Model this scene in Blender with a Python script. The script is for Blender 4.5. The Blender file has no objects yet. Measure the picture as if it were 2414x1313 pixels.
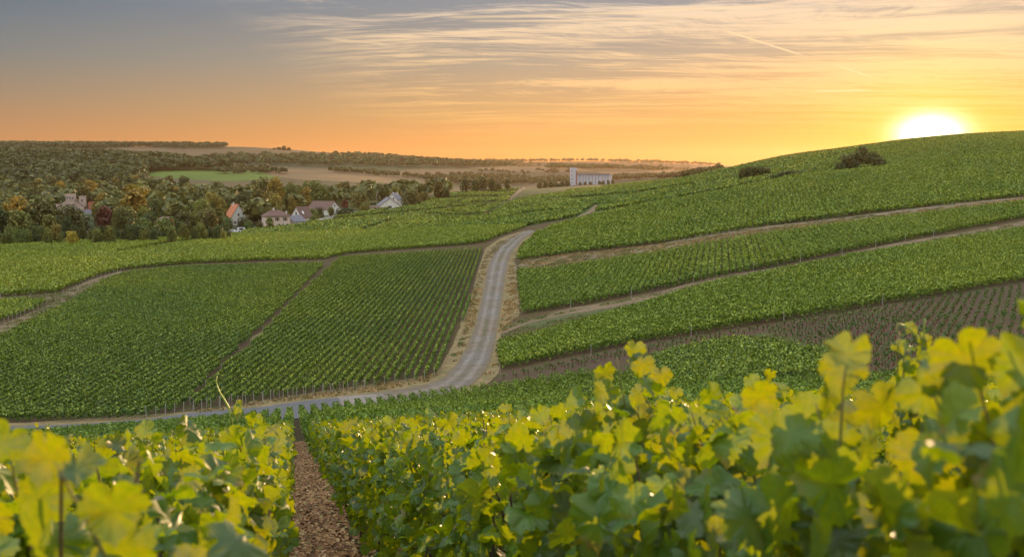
import bpy, math, random
import numpy as np
from math import radians, sin, cos, tan, pi
R = np.random.default_rng(7)
random.seed(7)
SC = bpy.context.scene
COL = SC.collection

# ------------------------------------------------------------------ camera
W0, H0PX, F = 2414.0, 1313.0, 2300.0
CU, CV = W0 / 2, H0PX / 2
PITCH = radians(6.1)
cam_d = bpy.data.cameras.new('camera')
cam = bpy.data.objects.new('camera', cam_d); COL.objects.link(cam)
cam_d.sensor_width = 36.0
cam_d.lens = F / W0 * 36.0
cam_d.clip_start = 0.05
cam_d.clip_end = 30000
cam.location = (0, 0, 0)
cam.rotation_euler = (radians(90) - PITCH, 0, 0)
cam_d.dof.use_dof = True
cam_d.dof.focus_distance = 12.0
cam_d.dof.aperture_fstop = 5.0
SC.camera = cam
SC.view_settings.view_transform = 'Standard'
SC.view_settings.look = 'None'
SC.view_settings.exposure = 0.6
SC.view_settings.gamma = 1.0
SC.render.engine = 'CYCLES'
SC.cycles.use_denoising = True
SC.cycles.max_bounces = 6
SC.cycles.diffuse_bounces = 3
SC.cycles.transmission_bounces = 4
SC.cycles.volume_bounces = 0
SC.cycles.sample_clamp_indirect = 6.0

def lin(r, g, b):
    f = lambda c: c / 12.92 if c <= 0.04045 else ((c + 0.055) / 1.055) ** 2.4
    return (f(r / 255), f(g / 255), f(b / 255), 1.0)

# ------------------------------------------------------------------ node helper
class NT:
    def __init__(s, nt): s.t = nt
    def n(s, kind, **kw):
        nd = s.t.nodes.new(kind)
        for k, v in kw.items(): setattr(nd, k, v)
        return nd
    def put(s, sock, v):
        if v is None: return
        if hasattr(v, 'is_output'): s.t.links.new(v, sock)
        else: sock.default_value = v
    def math(s, op, a, b=None, c=None, clamp=False):
        nd = s.n('ShaderNodeMath', operation=op, use_clamp=clamp)
        s.put(nd.inputs[0], a); s.put(nd.inputs[1], b)
        if c is not None: s.put(nd.inputs[2], c)
        return nd.outputs[0]
    def mrange(s, v, a, b, c=0.0, d=1.0, smooth=False):
        nd = s.n('ShaderNodeMapRange', clamp=True)
        if smooth: nd.interpolation_type = 'SMOOTHSTEP'
        s.put(nd.inputs[0], v)
        for i, q in enumerate((a, b, c, d)): s.put(nd.inputs[i + 1], q)
        return nd.outputs[0]
    def mix(s, f, a, b, mode='MIX'):
        nd = s.n('ShaderNodeMix', data_type='RGBA', blend_type=mode)
        nd.clamp_factor = True
        s.put(nd.inputs[0], f); s.put(nd.inputs[6], a); s.put(nd.inputs[7], b)
        return nd.outputs[2]
    def ramp(s, f, stops, interp='LINEAR'):
        nd = s.n('ShaderNodeValToRGB'); cr = nd.color_ramp; cr.interpolation = interp
        while len(cr.elements) < len(stops): cr.elements.new(0.5)
        for e, (p, c) in zip(cr.elements, stops): e.position = p; e.color = c
        s.put(nd.inputs[0], f); return nd.outputs[0]
    def noise(s, vec, scale, detail=3.0, rough=0.55, dist=0.0):
        nd = s.n('ShaderNodeTexNoise')
        s.put(nd.inputs['Vector'], vec); nd.inputs['Scale'].default_value = scale
        nd.inputs['Detail'].default_value = detail; nd.inputs['Roughness'].default_value = rough
        nd.inputs['Distortion'].default_value = dist
        return nd.outputs['Fac']
    def comb(s, x, y, z=0.0):
        nd = s.n('ShaderNodeCombineXYZ')
        s.put(nd.inputs[0], x); s.put(nd.inputs[1], y); s.put(nd.inputs[2], z); return nd.outputs[0]

# ------------------------------------------------------------------ sky and sun
SUN_EL, SUN_AZ = radians(2.5), math.atan((2183 - CU) / F)
SUN_DIR = np.array([sin(SUN_AZ) * cos(SUN_EL), cos(SUN_AZ) * cos(SUN_EL), sin(SUN_EL)])
world = bpy.data.worlds.new('World'); SC.world = world; world.use_nodes = True
wt = world.node_tree; wt.nodes.clear(); N = NT(wt)
tc = N.n('ShaderNodeTexCoord').outputs['Generated']
sep = N.n('ShaderNodeSeparateXYZ'); wt.links.new(tc, sep.inputs[0])
X, Y, Z = sep.outputs
az = N.math('ARCTAN2', X, Y)
z0 = N.math('MAXIMUM', Z, 0.0)
UP = [(0.32, (0.6, 0.66, 0.74, 1)), (0.6, (2.1, 2.2, 2.3, 1)), (1.0, (2.7, 2.8, 2.9, 1))]  # unseen sky overhead, made brighter than real twilight as added fill for the fields
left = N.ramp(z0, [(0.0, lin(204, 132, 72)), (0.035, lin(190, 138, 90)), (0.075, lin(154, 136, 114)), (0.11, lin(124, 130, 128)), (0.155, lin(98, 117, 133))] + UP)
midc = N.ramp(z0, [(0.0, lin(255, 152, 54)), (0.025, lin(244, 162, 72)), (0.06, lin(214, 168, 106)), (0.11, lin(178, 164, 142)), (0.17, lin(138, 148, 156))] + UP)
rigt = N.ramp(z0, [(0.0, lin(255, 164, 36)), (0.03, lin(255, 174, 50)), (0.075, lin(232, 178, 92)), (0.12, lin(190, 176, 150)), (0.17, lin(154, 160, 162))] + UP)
f1 = N.mrange(az, radians(-30), radians(0), smooth=False)
f2 = N.mrange(az, radians(2), radians(24), smooth=True)
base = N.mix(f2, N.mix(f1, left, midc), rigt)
# cirrus, laid out on a high plane seen at a grazing angle
zz = N.math('ADD', z0, 0.055)
px = N.math('DIVIDE', X, zz); py = N.math('DIVIDE', Y, zz)
ang = radians(-7)
pa = N.math('ADD', N.math('MULTIPLY', px, cos(ang)), N.math('MULTIPLY', py, sin(ang)))
pb = N.math('SUBTRACT', N.math('MULTIPLY', py, cos(ang)), N.math('MULTIPLY', px, sin(ang)))
warp = N.noise(N.comb(N.math('MULTIPLY', pa, 0.35), N.math('MULTIPLY', pb, 0.5), 3.1), 1.0, 3)
pb2 = N.math('ADD', pb, N.math('MULTIPLY', N.math('SUBTRACT', warp, 0.5), 1.1))
n1 = N.noise(N.comb(N.math('MULTIPLY', pa, 0.5), N.math('MULTIPLY', pb2, 3.4), 0.7), 1.0, 7, 0.62)
n2 = N.noise(N.comb(N.math('MULTIPLY', pa, 1.7), N.math('MULTIPLY', pb2, 10.0), 5.2), 1.0, 8, 0.72, 0.3)
a2 = radians(14)
pc = N.math('ADD', N.math('MULTIPLY', px, cos(a2)), N.math('MULTIPLY', py, sin(a2)))
pd = N.math('SUBTRACT', N.math('MULTIPLY', py, cos(a2)), N.math('MULTIPLY', px, sin(a2)))
pd = N.math('ADD', pd, N.math('MULTIPLY', N.math('SUBTRACT', warp, 0.5), 2.2))
n4 = N.noise(N.comb(N.math('MULTIPLY', pc, 2.2), N.math('MULTIPLY', pd, 8.0), 2.2), 1.0, 9, 0.78, 0.6)
n3 = N.noise(N.comb(N.math('MULTIPLY', pa, 0.33), N.math('MULTIPLY', pb, 0.4), 9.0), 1.0, 3)
c = N.math('ADD', N.math('MULTIPLY', n1, 0.46), N.math('ADD', N.math('MULTIPLY', n2, 0.26), N.math('MULTIPLY', n4, 0.28)))
c = N.math('ADD', c, N.math('MULTIPLY', N.math('SUBTRACT', n3, 0.5), 0.35))
cm = N.mrange(c, 0.445, 0.585, smooth=True)
env_az = N.mrange(N.math('ADD', az, N.math('MULTIPLY', Z, 1.08)), radians(-8), radians(3), smooth=True)
env_z = N.mrange(Z, 0.012, 0.085, smooth=True)
env = N.math('MULTIPLY', env_az, env_z)
cm = N.math('MULTIPLY', cm, env)
ccol = N.ramp(z0, [(0.0, lin(255, 176, 80)), (0.06, lin(252, 198, 118)), (0.12, lin(250, 214, 166)), (0.17, lin(244, 222, 194)), (0.4, (0.8, 0.85, 0.95, 1)), (1.0, (1.2, 1.35, 1.5, 1))])
sky = N.mix(N.math('MULTIPLY', cm, 0.9), base, ccol)
def pix_dir(u, v):
    k = (CV - v) / F
    d = np.array([(u - CU) / F, cos(PITCH) + k * sin(PITCH), -sin(PITCH) + k * cos(PITCH)])
    return d / np.linalg.norm(d)
def contrail(sky, u1, v1, u2, v2, w, strength):
    a = pix_dir(u1, v1); b = pix_dir(u2, v2)
    A = (math.atan2(a[0], a[1]), a[2]); B = (math.atan2(b[0], b[1]), b[2])
    L = math.hypot(B[0] - A[0], B[1] - A[1]); dx, dy = (B[0] - A[0]) / L, (B[1] - A[1]) / L
    qx = N.math('SUBTRACT', az, A[0]); qy = N.math('SUBTRACT', Z, A[1])
    t = N.math('ADD', N.math('MULTIPLY', qx, dx), N.math('MULTIPLY', qy, dy))
    n = N.math('ABSOLUTE', N.math('ADD', N.math('MULTIPLY', qx, -dy), N.math('MULTIPLY', qy, dx)))
    wv = N.math('MULTIPLY', N.math('ADD', n2, 0.35), w)
    m = N.mrange(n, wv, 0.0, smooth=True)
    m = N.math('MULTIPLY', m, N.mrange(t, -w, w * 6)); m = N.math('MULTIPLY', m, N.mrange(t, L, L - w * 10))
    return N.mix(N.math('MULTIPLY', m, strength), sky, lin(255, 224, 176))
sky = contrail(sky, 1700, 70, 1908, 136, 0.0016, 0.85)
sky = contrail(sky, 1965, 152, 2066, 186, 0.0014, 0.7)
sky = contrail(sky, 765, 92, 945, 107, 0.0022, 0.45)
sky = contrail(sky, 1915, 216, 2065, 213, 0.0014, 0.7)
sky = contrail(sky, 1935, -10, 2060, 135, 0.008, 0.45)
sky = contrail(sky, 2130, -10, 2180, 130, 0.010, 0.35)
sky = contrail(sky, 1040, 42, 1880, 8, 0.0028, 0.5)
sky = contrail(sky, 1100, 50, 1700, 40, 0.0022, 0.45)
# glow round the sun
dotn = N.n('ShaderNodeVectorMath', operation='DOT_PRODUCT')
wt.links.new(tc, dotn.inputs[0]); GE = radians(2.12); dotn.inputs[1].default_value = (sin(SUN_AZ) * cos(GE), cos(SUN_AZ) * cos(GE), sin(GE))
th = N.math('ARCCOSINE', N.math('MINIMUM', dotn.outputs['Value'], 0.9999999))
th = N.math('MULTIPLY', th, 180 / pi)
dz_ = N.math('MULTIPLY', N.math('SUBTRACT', Z, float(SUN_DIR[2])), 180 / pi * 2.1)
da_ = N.math('MULTIPLY', N.math('SUBTRACT', az, SUN_AZ), 180 / pi)
te2 = N.math('ADD', N.math('MULTIPLY', dz_, dz_), N.math('MULTIPLY', da_, da_))
g1 = N.math('POWER', 2.718, N.math('MULTIPLY', N.math('MULTIPLY', th, th), -1 / 28.0))
g2 = N.math('POWER', 2.718, N.math('MULTIPLY', th, -1 / 5.5))
dz_ = N.math('MULTIPLY', N.math('SUBTRACT', Z, sin(GE)), 180 / pi * 1.6)
te2 = N.math('ADD', N.math('MULTIPLY', dz_, dz_), N.math('MULTIPLY', da_, da_))
g3 = N.math('POWER', 2.718, N.math('MULTIPLY', te2, -1 / 1.75))
def scalec(f, col):
    nd = N.n('ShaderNodeVectorMath', operation='SCALE'); nd.inputs[0].default_value = col[:3]
    N.put(nd.inputs['Scale'], f); return nd.outputs[0]
def addc(a, b):
    nd = N.n('ShaderNodeVectorMath', operation='ADD'); N.put(nd.inputs[0], a); N.put(nd.inputs[1], b); return nd.outputs[0]
sky = addc(sky, scalec(g1, (0.22, 0.17, 0.0)))
sky = addc(sky, scalec(g2, (0.10, 0.03, 0.0)))
sky = addc(sky, scalec(g3, (5.0, 4.2, 3.2)))
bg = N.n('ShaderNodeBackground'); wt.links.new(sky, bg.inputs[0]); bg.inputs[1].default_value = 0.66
out = N.n('ShaderNodeOutputWorld'); wt.links.new(bg.outputs[0], out.inputs[0])

sun_d = bpy.data.lights.new('sun', 'SUN'); sun = bpy.data.objects.new('sun', sun_d); COL.objects.link(sun)
sun_d.energy = 5.0; sun_d.angle = radians(0.6); sun_d.color = (1.0, 0.62, 0.30)
from mathutils import Vector, Matrix
sun.rotation_euler = Vector(tuple(SUN_DIR)).to_track_quat('Z', 'Y').to_euler()

# ------------------------------------------------------------------ terrain heights
def T_of_v(v):
    k = (CV - v) / F
    return (-sin(PITCH) + k * cos(PITCH)) / (cos(PITCH) + k * sin(PITCH))
def H_near(x, y):
    return -1.45 - 0.25 * y + 0.00025 * y * y + 0.065 * x
COLS = {
 -700: [(103,990),(150,802),(206,702),(270,628),(340,588),(450,556),(650,512),(900,462),(1300,402),(1700,370),(2200,355),(2800,342),(3500,345)],
 0: [(105,988),(150,800),(206,700),(270,625),(340,585),(450,548),(650,506),(900,465),(1300,408),(1600,370),(2200,356),(2800,343),(3500,345)],
 300: [(103,985),(150,802),(205,705),(270,628),(340,583),(400,562),(500,537),(700,492),(900,460),(1200,418),(1500,382),(1900,372),(2300,352),(2800,345),(3300,352)],
 600: [(100,978),(110,946),(150,805),(205,703),(270,622),(340,573),(400,553),(450,541),(520,528),(700,492),(900,460),(1150,433),(1500,398),(1900,386),(2300,366),(2650,346),(3000,346),(3300,360)],
 800: [(100,966),(109,932),(150,802),(200,700),(270,615),(305,590),(340,571),(400,549),(450,530),(520,512),(600,497),(750,476),(1000,448),(1200,432),(1500,408),(1750,398),(2300,380),(2800,362),(3100,362),(3500,376)],
 1000: [(100,945),(115,908),(150,792),(200,692),(260,618),(320,578),(360,557),(420,535),(520,508),(650,475),(750,463),(900,462),(1200,446),(1500,432),(1800,410),(2200,385),(2500,382),(3500,380),(4500,384)],
 1200: [(103,922),(112,905),(150,782),(190,702),(250,612),(310,546),(360,540),(420,525),(520,500),(700,455),(800,446),(1000,452),(1500,438),(2000,418),(2400,394),(2700,396),(3300,404),(4100,381),(4800,386)],
 1390: [(90,915),(104,868),(118,820),(150,742),(190,670),(240,600),(290,548),(340,505),(400,500),(500,480),(700,450),(900,438),(1100,433),(1300,436),(1800,424),(2300,399),(2600,400),(3200,408),(4200,379),(5200,390)],
 1500: [(60,None),(88,900),(104,850),(118,800),(150,716),(190,645),(240,580),(290,528),(335,487),(400,481),(550,455),(700,439),(850,431),(1100,437),(1700,420),(2300,401),(2600,402),(3300,410),(4300,381),(4700,384),(5400,394)],
 1700: [(60,None),(74,930),(85,885),(100,820),(112,775),(125,722),(150,660),(180,608),(205,572),(240,532),(275,498),(330,452),(400,448),(470,418),(560,400),(700,408),(1000,420),(2300,407),(2700,408),(3500,412),(4400,389),(5400,396)],
 1850: [(60,None),(72,920),(85,868),(100,808),(115,752),(130,700),(155,640),(185,590),(220,545),(250,513),(290,470),(330,428),(400,418),(460,395),(520,368),(640,374),(900,396),(2400,405),(4600,398)],
 2000: [(60,None),(68,920),(80,872),(95,802),(112,738),(135,672),(162,612),(195,565),(230,525),(265,488),(300,448),(335,412),(400,398),(450,372),(500,351),(600,356),(900,390),(2400,400),(4600,398)],
 2100: [(60,None),(66,905),(80,850),(95,780),(115,705),(140,640),(165,595),(200,545),(240,505),(290,450),(340,408),(400,378),(440,352),(475,335),(560,338),(900,380),(2400,400)],
 2250: [(60,None),(66,890),(80,842),(95,776),(112,712),(136,655),(162,600),(195,550),(235,500),(280,448),(340,395),(410,350),(465,322),(560,324),(900,370),(2400,400)],
 2414: [(60,None),(68,872),(80,833),(95,775),(110,716),(130,665),(160,601),(190,556),(215,519),(250,476),(300,425),(370,366),(440,320),(480,313),(560,316),(900,370),(2400,400)],
 2900: [(60,None),(68,865),(80,825),(130,655),(200,545),(300,420),(440,318),(480,306),(560,310),(900,370),(2400,400)],
}
NY, NS = 700, 801
LY = np.linspace(math.log(20), math.log(9000), NY); YG = np.exp(LY)
SG = np.linspace(-1.6, 1.6, NS)
def build_table():
    us = sorted(COLS); cs = []; rows = []
    for u in us:
        s = (u - CU) / F
        pts = []
        first = COLS[u][0][0]
        for y in (15, 20, 30, 40, 50, 60, 70, 80, 90):
            if y < first - 4 or y <= 50: pts.append((y, H_near(s * y, y)))
        for y, v in COLS[u]:
            pts.append((y, H_near(s * y, y) if v is None else y * T_of_v(v)))
        pts.append((9000, -60.0))
        pts.sort()
        ys = np.log([p[0] for p in pts]); zs = np.array([p[1] for p in pts])
        rows.append(np.interp(LY, ys, zs)); cs.append(s)
    cs = np.array(cs); rows = np.array(rows)
    Z = np.empty((NS, NY))
    for j in range(NY): Z[:, j] = np.interp(SG, cs, rows[:, j])
    def smooth(a, sig, axis):
        r = int(sig * 3) + 1; k = np.exp(-0.5 * (np.arange(-r, r + 1) / sig) ** 2); k /= k.sum()
        pad = [(0, 0), (0, 0)]; pad[axis] = (r, r)
        p = np.pad(a, pad, mode='edge')
        return np.apply_along_axis(lambda m: np.convolve(m, k, 'valid'), axis, p)
    Z = smooth(Z, 3.2, 1); Z = smooth(Z, 5.0, 0)
    return Z
ZT = build_table()
def bilin(s, ly):
    a = np.clip((s - SG[0]) / (SG[1] - SG[0]), 0, NS - 1.001); b = np.clip((ly - LY[0]) / (LY[1] - LY[0]), 0, NY - 1.001)
    i = a.astype(int); j = b.astype(int); fa = a - i; fb = b - j
    return (ZT[i, j] * (1 - fa) * (1 - fb) + ZT[i + 1, j] * fa * (1 - fb) + ZT[i, j + 1] * (1 - fa) * fb + ZT[i + 1, j + 1] * fa * fb)
def Hraw(x, y):
    x = np.asarray(x, float); y = np.asarray(y, float)
    hn = H_near(x, y)
    yy = np.maximum(y, 20.0)
    ht = bilin(x / yy, np.log(yy))
    w = np.clip((y - 30) / 18, 0, 1); w = w * w * (3 - 2 * w)
    return hn * (1 - w) + ht * w
def project(x, y, z):
    x, y, z = map(lambda q: np.asarray(q, float), (x, y, z))
    d = y * cos(PITCH) - z * sin(PITCH); d = np.where(d > 0.05, d, 0.05)
    upc = y * sin(PITCH) + z * cos(PITCH)
    return CU + F * x / d, CV - F * upc / d

# terrain sheet: one grid, fine near the eye, opening out to the far hills
def grid_lines():
    ys = list(np.arange(-30, 40, 1.0)) + list(np.exp(np.arange(math.log(40), math.log(7600), 0.0085)))
    return np.array(ys), np.linspace(-0.95, 0.95, 560)
GY, GS = grid_lines()
APEX = 60.0
GX = GS[None, :] * (GY[:, None] + APEX)          # x of each vertex
GYY = np.repeat(GY[:, None], len(GS), 1)
GZ = Hraw(GX, GYY)
def H(x, y):
    """height of the terrain mesh itself"""
    x = np.asarray(x, float); y = np.asarray(y, float)
    s = x / (y + APEX)
    a = np.clip((s - GS[0]) / (GS[1] - GS[0]), 0, len(GS) - 1.001); i = a.astype(int); fa = a - i
    b = np.clip(np.interp(y, GY, np.arange(len(GY))), 0, len(GY) - 1.001); j = b.astype(int); fb = b - j
    return (GZ[j, i] * (1 - fa) * (1 - fb) + GZ[j, i + 1] * fa * (1 - fb) + GZ[j + 1, i] * (1 - fa) * fb + GZ[j + 1, i + 1] * fa * fb)
YM = np.exp(np.linspace(math.log(3), math.log(7000), 5000))
def ground(u, v, ymin=3.0):
    """first point of the terrain under picture point (u, v)"""
    u = float(u); v = float(v); k = (CV - v) / F
    den = cos(PITCH) + k * sin(PITCH)
    ys = YM[YM >= ymin]; xs = (u - CU) / F / den * ys; zs = T_of_v(v) * ys
    h = H(xs, ys); hit = np.nonzero(zs <= h)[0]
    i = hit[0] if len(hit) else len(ys) - 1
    return xs[i], ys[i], float(h[i])
def in_poly(u, v, poly):
    u = np.asarray(u); v = np.asarray(v); ins = np.zeros(u.shape, bool); n = len(poly)
    for i in range(n):
        x1, y1 = poly[i]; x2, y2 = poly[(i + 1) % n]
        if y1 == y2: continue
        c = ((y1 > v) != (y2 > v)) & (u < (x2 - x1) * (v - y1) / (y2 - y1) + x1)
        ins ^= c
    return ins
def in_plot(x, y, poly, ylim, z=None):
    z = H(x, y) if z is None else z
    u, v = project(x, y, z)
    return in_poly(u, v, poly) & (y > ylim[0]) & (y < ylim[1])

# ------------------------------------------------------------------ mesh helpers
def fast_mesh(name, V, Fq, mats, uv=None, smooth=False, midx=None):
    """V (n,3); Fq (m,k) faces with the same number of corners"""
    V = np.ascontiguousarray(V, dtype=np.float32); Fq = np.ascontiguousarray(Fq, dtype=np.int32)
    me = bpy.data.meshes.new(name); m, k = Fq.shape
    me.vertices.add(len(V)); me.vertices.foreach_set('co', V.ravel())
    me.loops.add(m * k); me.loops.foreach_set('vertex_index', Fq.ravel())
    me.polygons.add(m); me.polygons.foreach_set('loop_start', np.arange(0, m * k, k, dtype=np.int32))
    if smooth: me.polygons.foreach_set('use_smooth', np.ones(m, dtype=bool))
    if uv is not None:
        l = me.uv_layers.new(name='UVMap'); l.data.foreach_set('uv', np.ascontiguousarray(uv[Fq.ravel()], dtype=np.float32).ravel())
    for mt in (mats if isinstance(mats, (list, tuple)) else [mats]): me.materials.append(mt)
    if midx is not None: me.polygons.foreach_set('material_index', np.ascontiguousarray(midx, dtype=np.int32))
    me.update(calc_edges=True); return me
def link(name, me, parent=None, loc=None):
    o = bpy.data.objects.new(name, me); COL.objects.link(o)
    if parent is not None: o.parent = parent
    if loc is not None: o.location = loc
    return o
def empty(name, loc=(0, 0, 0), rz=0.0):
    o = bpy.data.objects.new(name, None); COL.objects.link(o); o.empty_display_size = 0.2
    o.location = loc; o.rotation_euler = (0, 0, rz); return o
def tag(o, label=None, cat=None, group=None, kind=None):
    if label: o['label'] = label
    if cat: o['category'] = cat
    if group: o['group'] = group
    if kind: o['kind'] = kind
    return o
class MB:
    """collects simple solids into one mesh (vertices, polygons)"""
    def __init__(s): s.v = []; s.f = []
    def add(s, vs, fs):
        b = len(s.v); s.v += [tuple(map(float, p)) for p in vs]; s.f += [tuple(b + i for i in f) for f in fs]; return s
    def box(s, x0, y0, z0, x1, y1, z1):
        return s.add([(x0,y0,z0),(x1,y0,z0),(x1,y1,z0),(x0,y1,z0),(x0,y0,z1),(x1,y0,z1),(x1,y1,z1),(x0,y1,z1)],
                     [(0,3,2,1),(4,5,6,7),(0,1,5,4),(1,2,6,5),(2,3,7,6),(3,0,4,7)])
    def tube(s, pts, rads, n=6, cap=True):
        pts = [Vector(p) for p in pts]; b = len(s.v)
        for i, p in enumerate(pts):
            d = (pts[min(i + 1, len(pts) - 1)] - pts[max(i - 1, 0)]).normalized()
            a = d.cross(Vector((0.31, 0.95, 0.05))).normalized() if abs(d.y) < 0.9 else d.cross(Vector((1, 0, 0))).normalized()
            c = d.cross(a)
            for j in range(n):
                q = p + (a * cos(2 * pi * j / n) + c * sin(2 * pi * j / n)) * (rads[i] if hasattr(rads, '__len__') else rads)
                s.v.append(tuple(q))
        for i in range(len(pts) - 1):
            for j in range(n):
                s.f.append((b + i * n + j, b + i * n + (j + 1) % n, b + (i + 1) * n + (j + 1) % n, b + (i + 1) * n + j))
        if cap:
            s.f.append(tuple(b + j for j in range(n))[::-1]); s.f.append(tuple(b + (len(pts) - 1) * n + j for j in range(n)))
        return s
    def build(s, name, mat, parent=None, smooth=False, loc=None):
        me = bpy.data.meshes.new(name); me.from_pydata(s.v, [], s.f); me.materials.append(mat)
        if smooth: me.polygons.foreach_set('use_smooth', [True] * len(me.polygons))
        me.update(); return link(name, me, parent, loc)
ORD = ['first','second','third','fourth','fifth','sixth','seventh','eighth','ninth','tenth','eleventh','twelfth','thirteenth','fourteenth','fifteenth','sixteenth','seventeenth','eighteenth','nineteenth']
TENS = {2:('twentieth','twenty'),3:('thirtieth','thirty'),4:('fortieth','forty'),5:('fiftieth','fifty'),6:('sixtieth','sixty'),7:('seventieth','seventy'),8:('eightieth','eighty'),9:('ninetieth','ninety')}
def ordinal(n):
    if n < 20: return ORD[n - 1]
    if n < 100:
        t, u = divmod(n, 10); return TENS[t][0] if u == 0 else TENS[t][1] + ' ' + ORD[u - 1]
    if n == 100: return 'hundredth'
    return 'hundred and ' + ordinal(n - 100)

# ------------------------------------------------------------------ materials
def new_mat(name):
    m = bpy.data.materials.new(name); m.use_nodes = True; m.node_tree.nodes.clear(); return m, NT(m.node_tree)
def finish(N, sh):
    o = N.n('ShaderNodeOutputMaterial'); N.t.links.new(sh, o.inputs[0])
def principled(N, col, rough=0.8, spec=0.3, bump=None, metal=0.0):
    p = N.n('ShaderNodeBsdfPrincipled'); N.put(p.inputs['Base Color'], col); N.put(p.inputs['Roughness'], rough)
    p.inputs['Specular IOR Level'].default_value = spec; p.inputs['Metallic'].default_value = metal
    if bump is not None:
        b = N.n('ShaderNodeBump'); N.put(b.inputs['Height'], bump[0]); b.inputs['Strength'].default_value = bump[1]; b.inputs['Distance'].default_value = bump[2]
        N.t.links.new(b.outputs[0], p.inputs['Normal'])
    return p.outputs[0]
def mixsh(N, f, a, b):
    nd = N.n('ShaderNodeMixShader'); N.put(nd.inputs[0], f); N.t.links.new(a, nd.inputs[1]); N.t.links.new(b, nd.inputs[2]); return nd.outputs[0]
def leaf_mat(name, cols, trans, tf=0.4, rough=0.5, spec=0.35, veins=False, obj_rand=0.0, big=0.02):
    """cols: list of albedos picked per leaf; trans: colour of light through the leaf"""
    m, N = new_mat(name)
    geo = N.n('ShaderNodeNewGeometry'); rnd = geo.outputs['Random Per Island']
    stops = [(i / max(1, len(cols) - 1), c + (1,)) for i, c in enumerate(cols)]
    col = N.ramp(rnd, stops)
    pos = geo.outputs['Position']
    nz = N.noise(pos, big, 4)
    col = N.mix(N.mrange(nz, 0.36, 0.64), col, N.mix(1.0, col, (1.6, 1.3, 0.85, 1), 'MULTIPLY'))
    tcol = N.mix(N.math('MULTIPLY', rnd, 0.6), trans + (1,), (trans[0] * 0.55, trans[1] * 0.8, trans[2] * 0.7, 1))
    if obj_rand > 0:
        oi = N.n('ShaderNodeObjectInfo')
        k = N.mrange(oi.outputs['Random'], 0, 1, 1 - obj_rand, 1 + obj_rand)
        sc = N.n('ShaderNodeVectorMath', operation='SCALE'); N.put(sc.inputs[0], col); N.put(sc.inputs['Scale'], k); col = sc.outputs[0]
        warm = N.n('ShaderNodeVectorMath', operation='MULTIPLY'); N.put(warm.inputs[0], col); warm.inputs[1].default_value = (1.5, 1.0, 0.8)
        col = N.mix(N.math('FRACT', N.math('MULTIPLY', oi.outputs['Random'], 7.31)), col, warm.outputs[0])
    bump = None
    if veins:
        tcn = N.n('ShaderNodeTexCoord'); sp = N.n('ShaderNodeSeparateXYZ'); N.put(sp.inputs[0], tcn.outputs['UV'])
        ux = N.math('SUBTRACT', sp.outputs[0], 0.5); uy = N.math('ADD', N.math('SUBTRACT', sp.outputs[1], 0.5), 0.42)
        a = N.math('ARCTAN2', ux, uy)
        rad = N.math('SQRT', N.math('ADD', N.math('MULTIPLY', ux, ux), N.math('MULTIPLY', uy, uy)))
        fr = N.math('ABSOLUTE', N.math('SUBTRACT', N.math('FRACT', N.math('ADD', N.math('DIVIDE', a, 0.72), 0.5)), 0.5))
        dist = N.math('MULTIPLY', N.math('MULTIPLY', fr, 0.72), rad)
        vein = N.mrange(dist, 0.0, 0.016, 1.0, 0.0)
        sec = N.mrange(N.math('ABSOLUTE', N.math('SINE', N.math('ADD', N.math('MULTIPLY', rad, 48.0), N.math('MULTIPLY', fr, -26.0)))), 0.0, 0.28, 0.45, 0.0)
        vein = N.math('MAXIMUM', vein, sec)
        col = N.mix(N.math('MULTIPLY', vein, 0.4), col, (0.075, 0.11, 0.035, 1))
        tcol = N.mix(N.math('MULTIPLY', vein, 0.35), tcol, (0.16, 0.16, 0.01, 1))
        bump = (vein, -0.15, 0.003)
        bl = N.noise(tcn.outputs['UV'], 5.0, 4, 0.6)
        edge = N.mrange(N.math('ADD', rad, N.math('MULTIPLY', N.math('SUBTRACT', bl, 0.5), 0.5)), 0.70, 0.92)
        tcol = N.mix(N.mrange(bl, 0.35, 0.7), tcol, N.mix(1.0, tcol, (0.62, 0.82, 1.0, 1), 'MULTIPLY'))
        col = N.mix(N.math('MULTIPLY', edge, N.mrange(rnd, 0.55, 0.8)), col, (0.16, 0.085, 0.03, 1))
        # paler, duller underside
        col = N.mix(N.math('MULTIPLY', geo.outputs['Backfacing'], 0.5), col, (0.042, 0.068, 0.030, 1))
    p = principled(N, col, rough, spec, bump)
    t = N.n('ShaderNodeBsdfTranslucent'); N.put(t.inputs[0], tcol)
    finish(N, mixsh(N, tf, p, t.outputs[0])); return m
def plain(name, col, rough=0.8, spec=0.3, var=0.25, scale=3.0, bump=0.0, metal=0.0, col2=None):
    m, N = new_mat(name)
    pos = N.n('ShaderNodeTexCoord').outputs['Object']
    nz = N.noise(pos, scale, 5, 0.6)
    c2 = col2 or tuple(c * (1 - var) for c in col)
    c = N.mix(N.mrange(nz, 0.35, 0.68), col + (1,), c2 + (1,))
    finish(N, principled(N, c, rough, spec, (nz, bump, 0.02) if bump else None, metal)); return m

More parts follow.
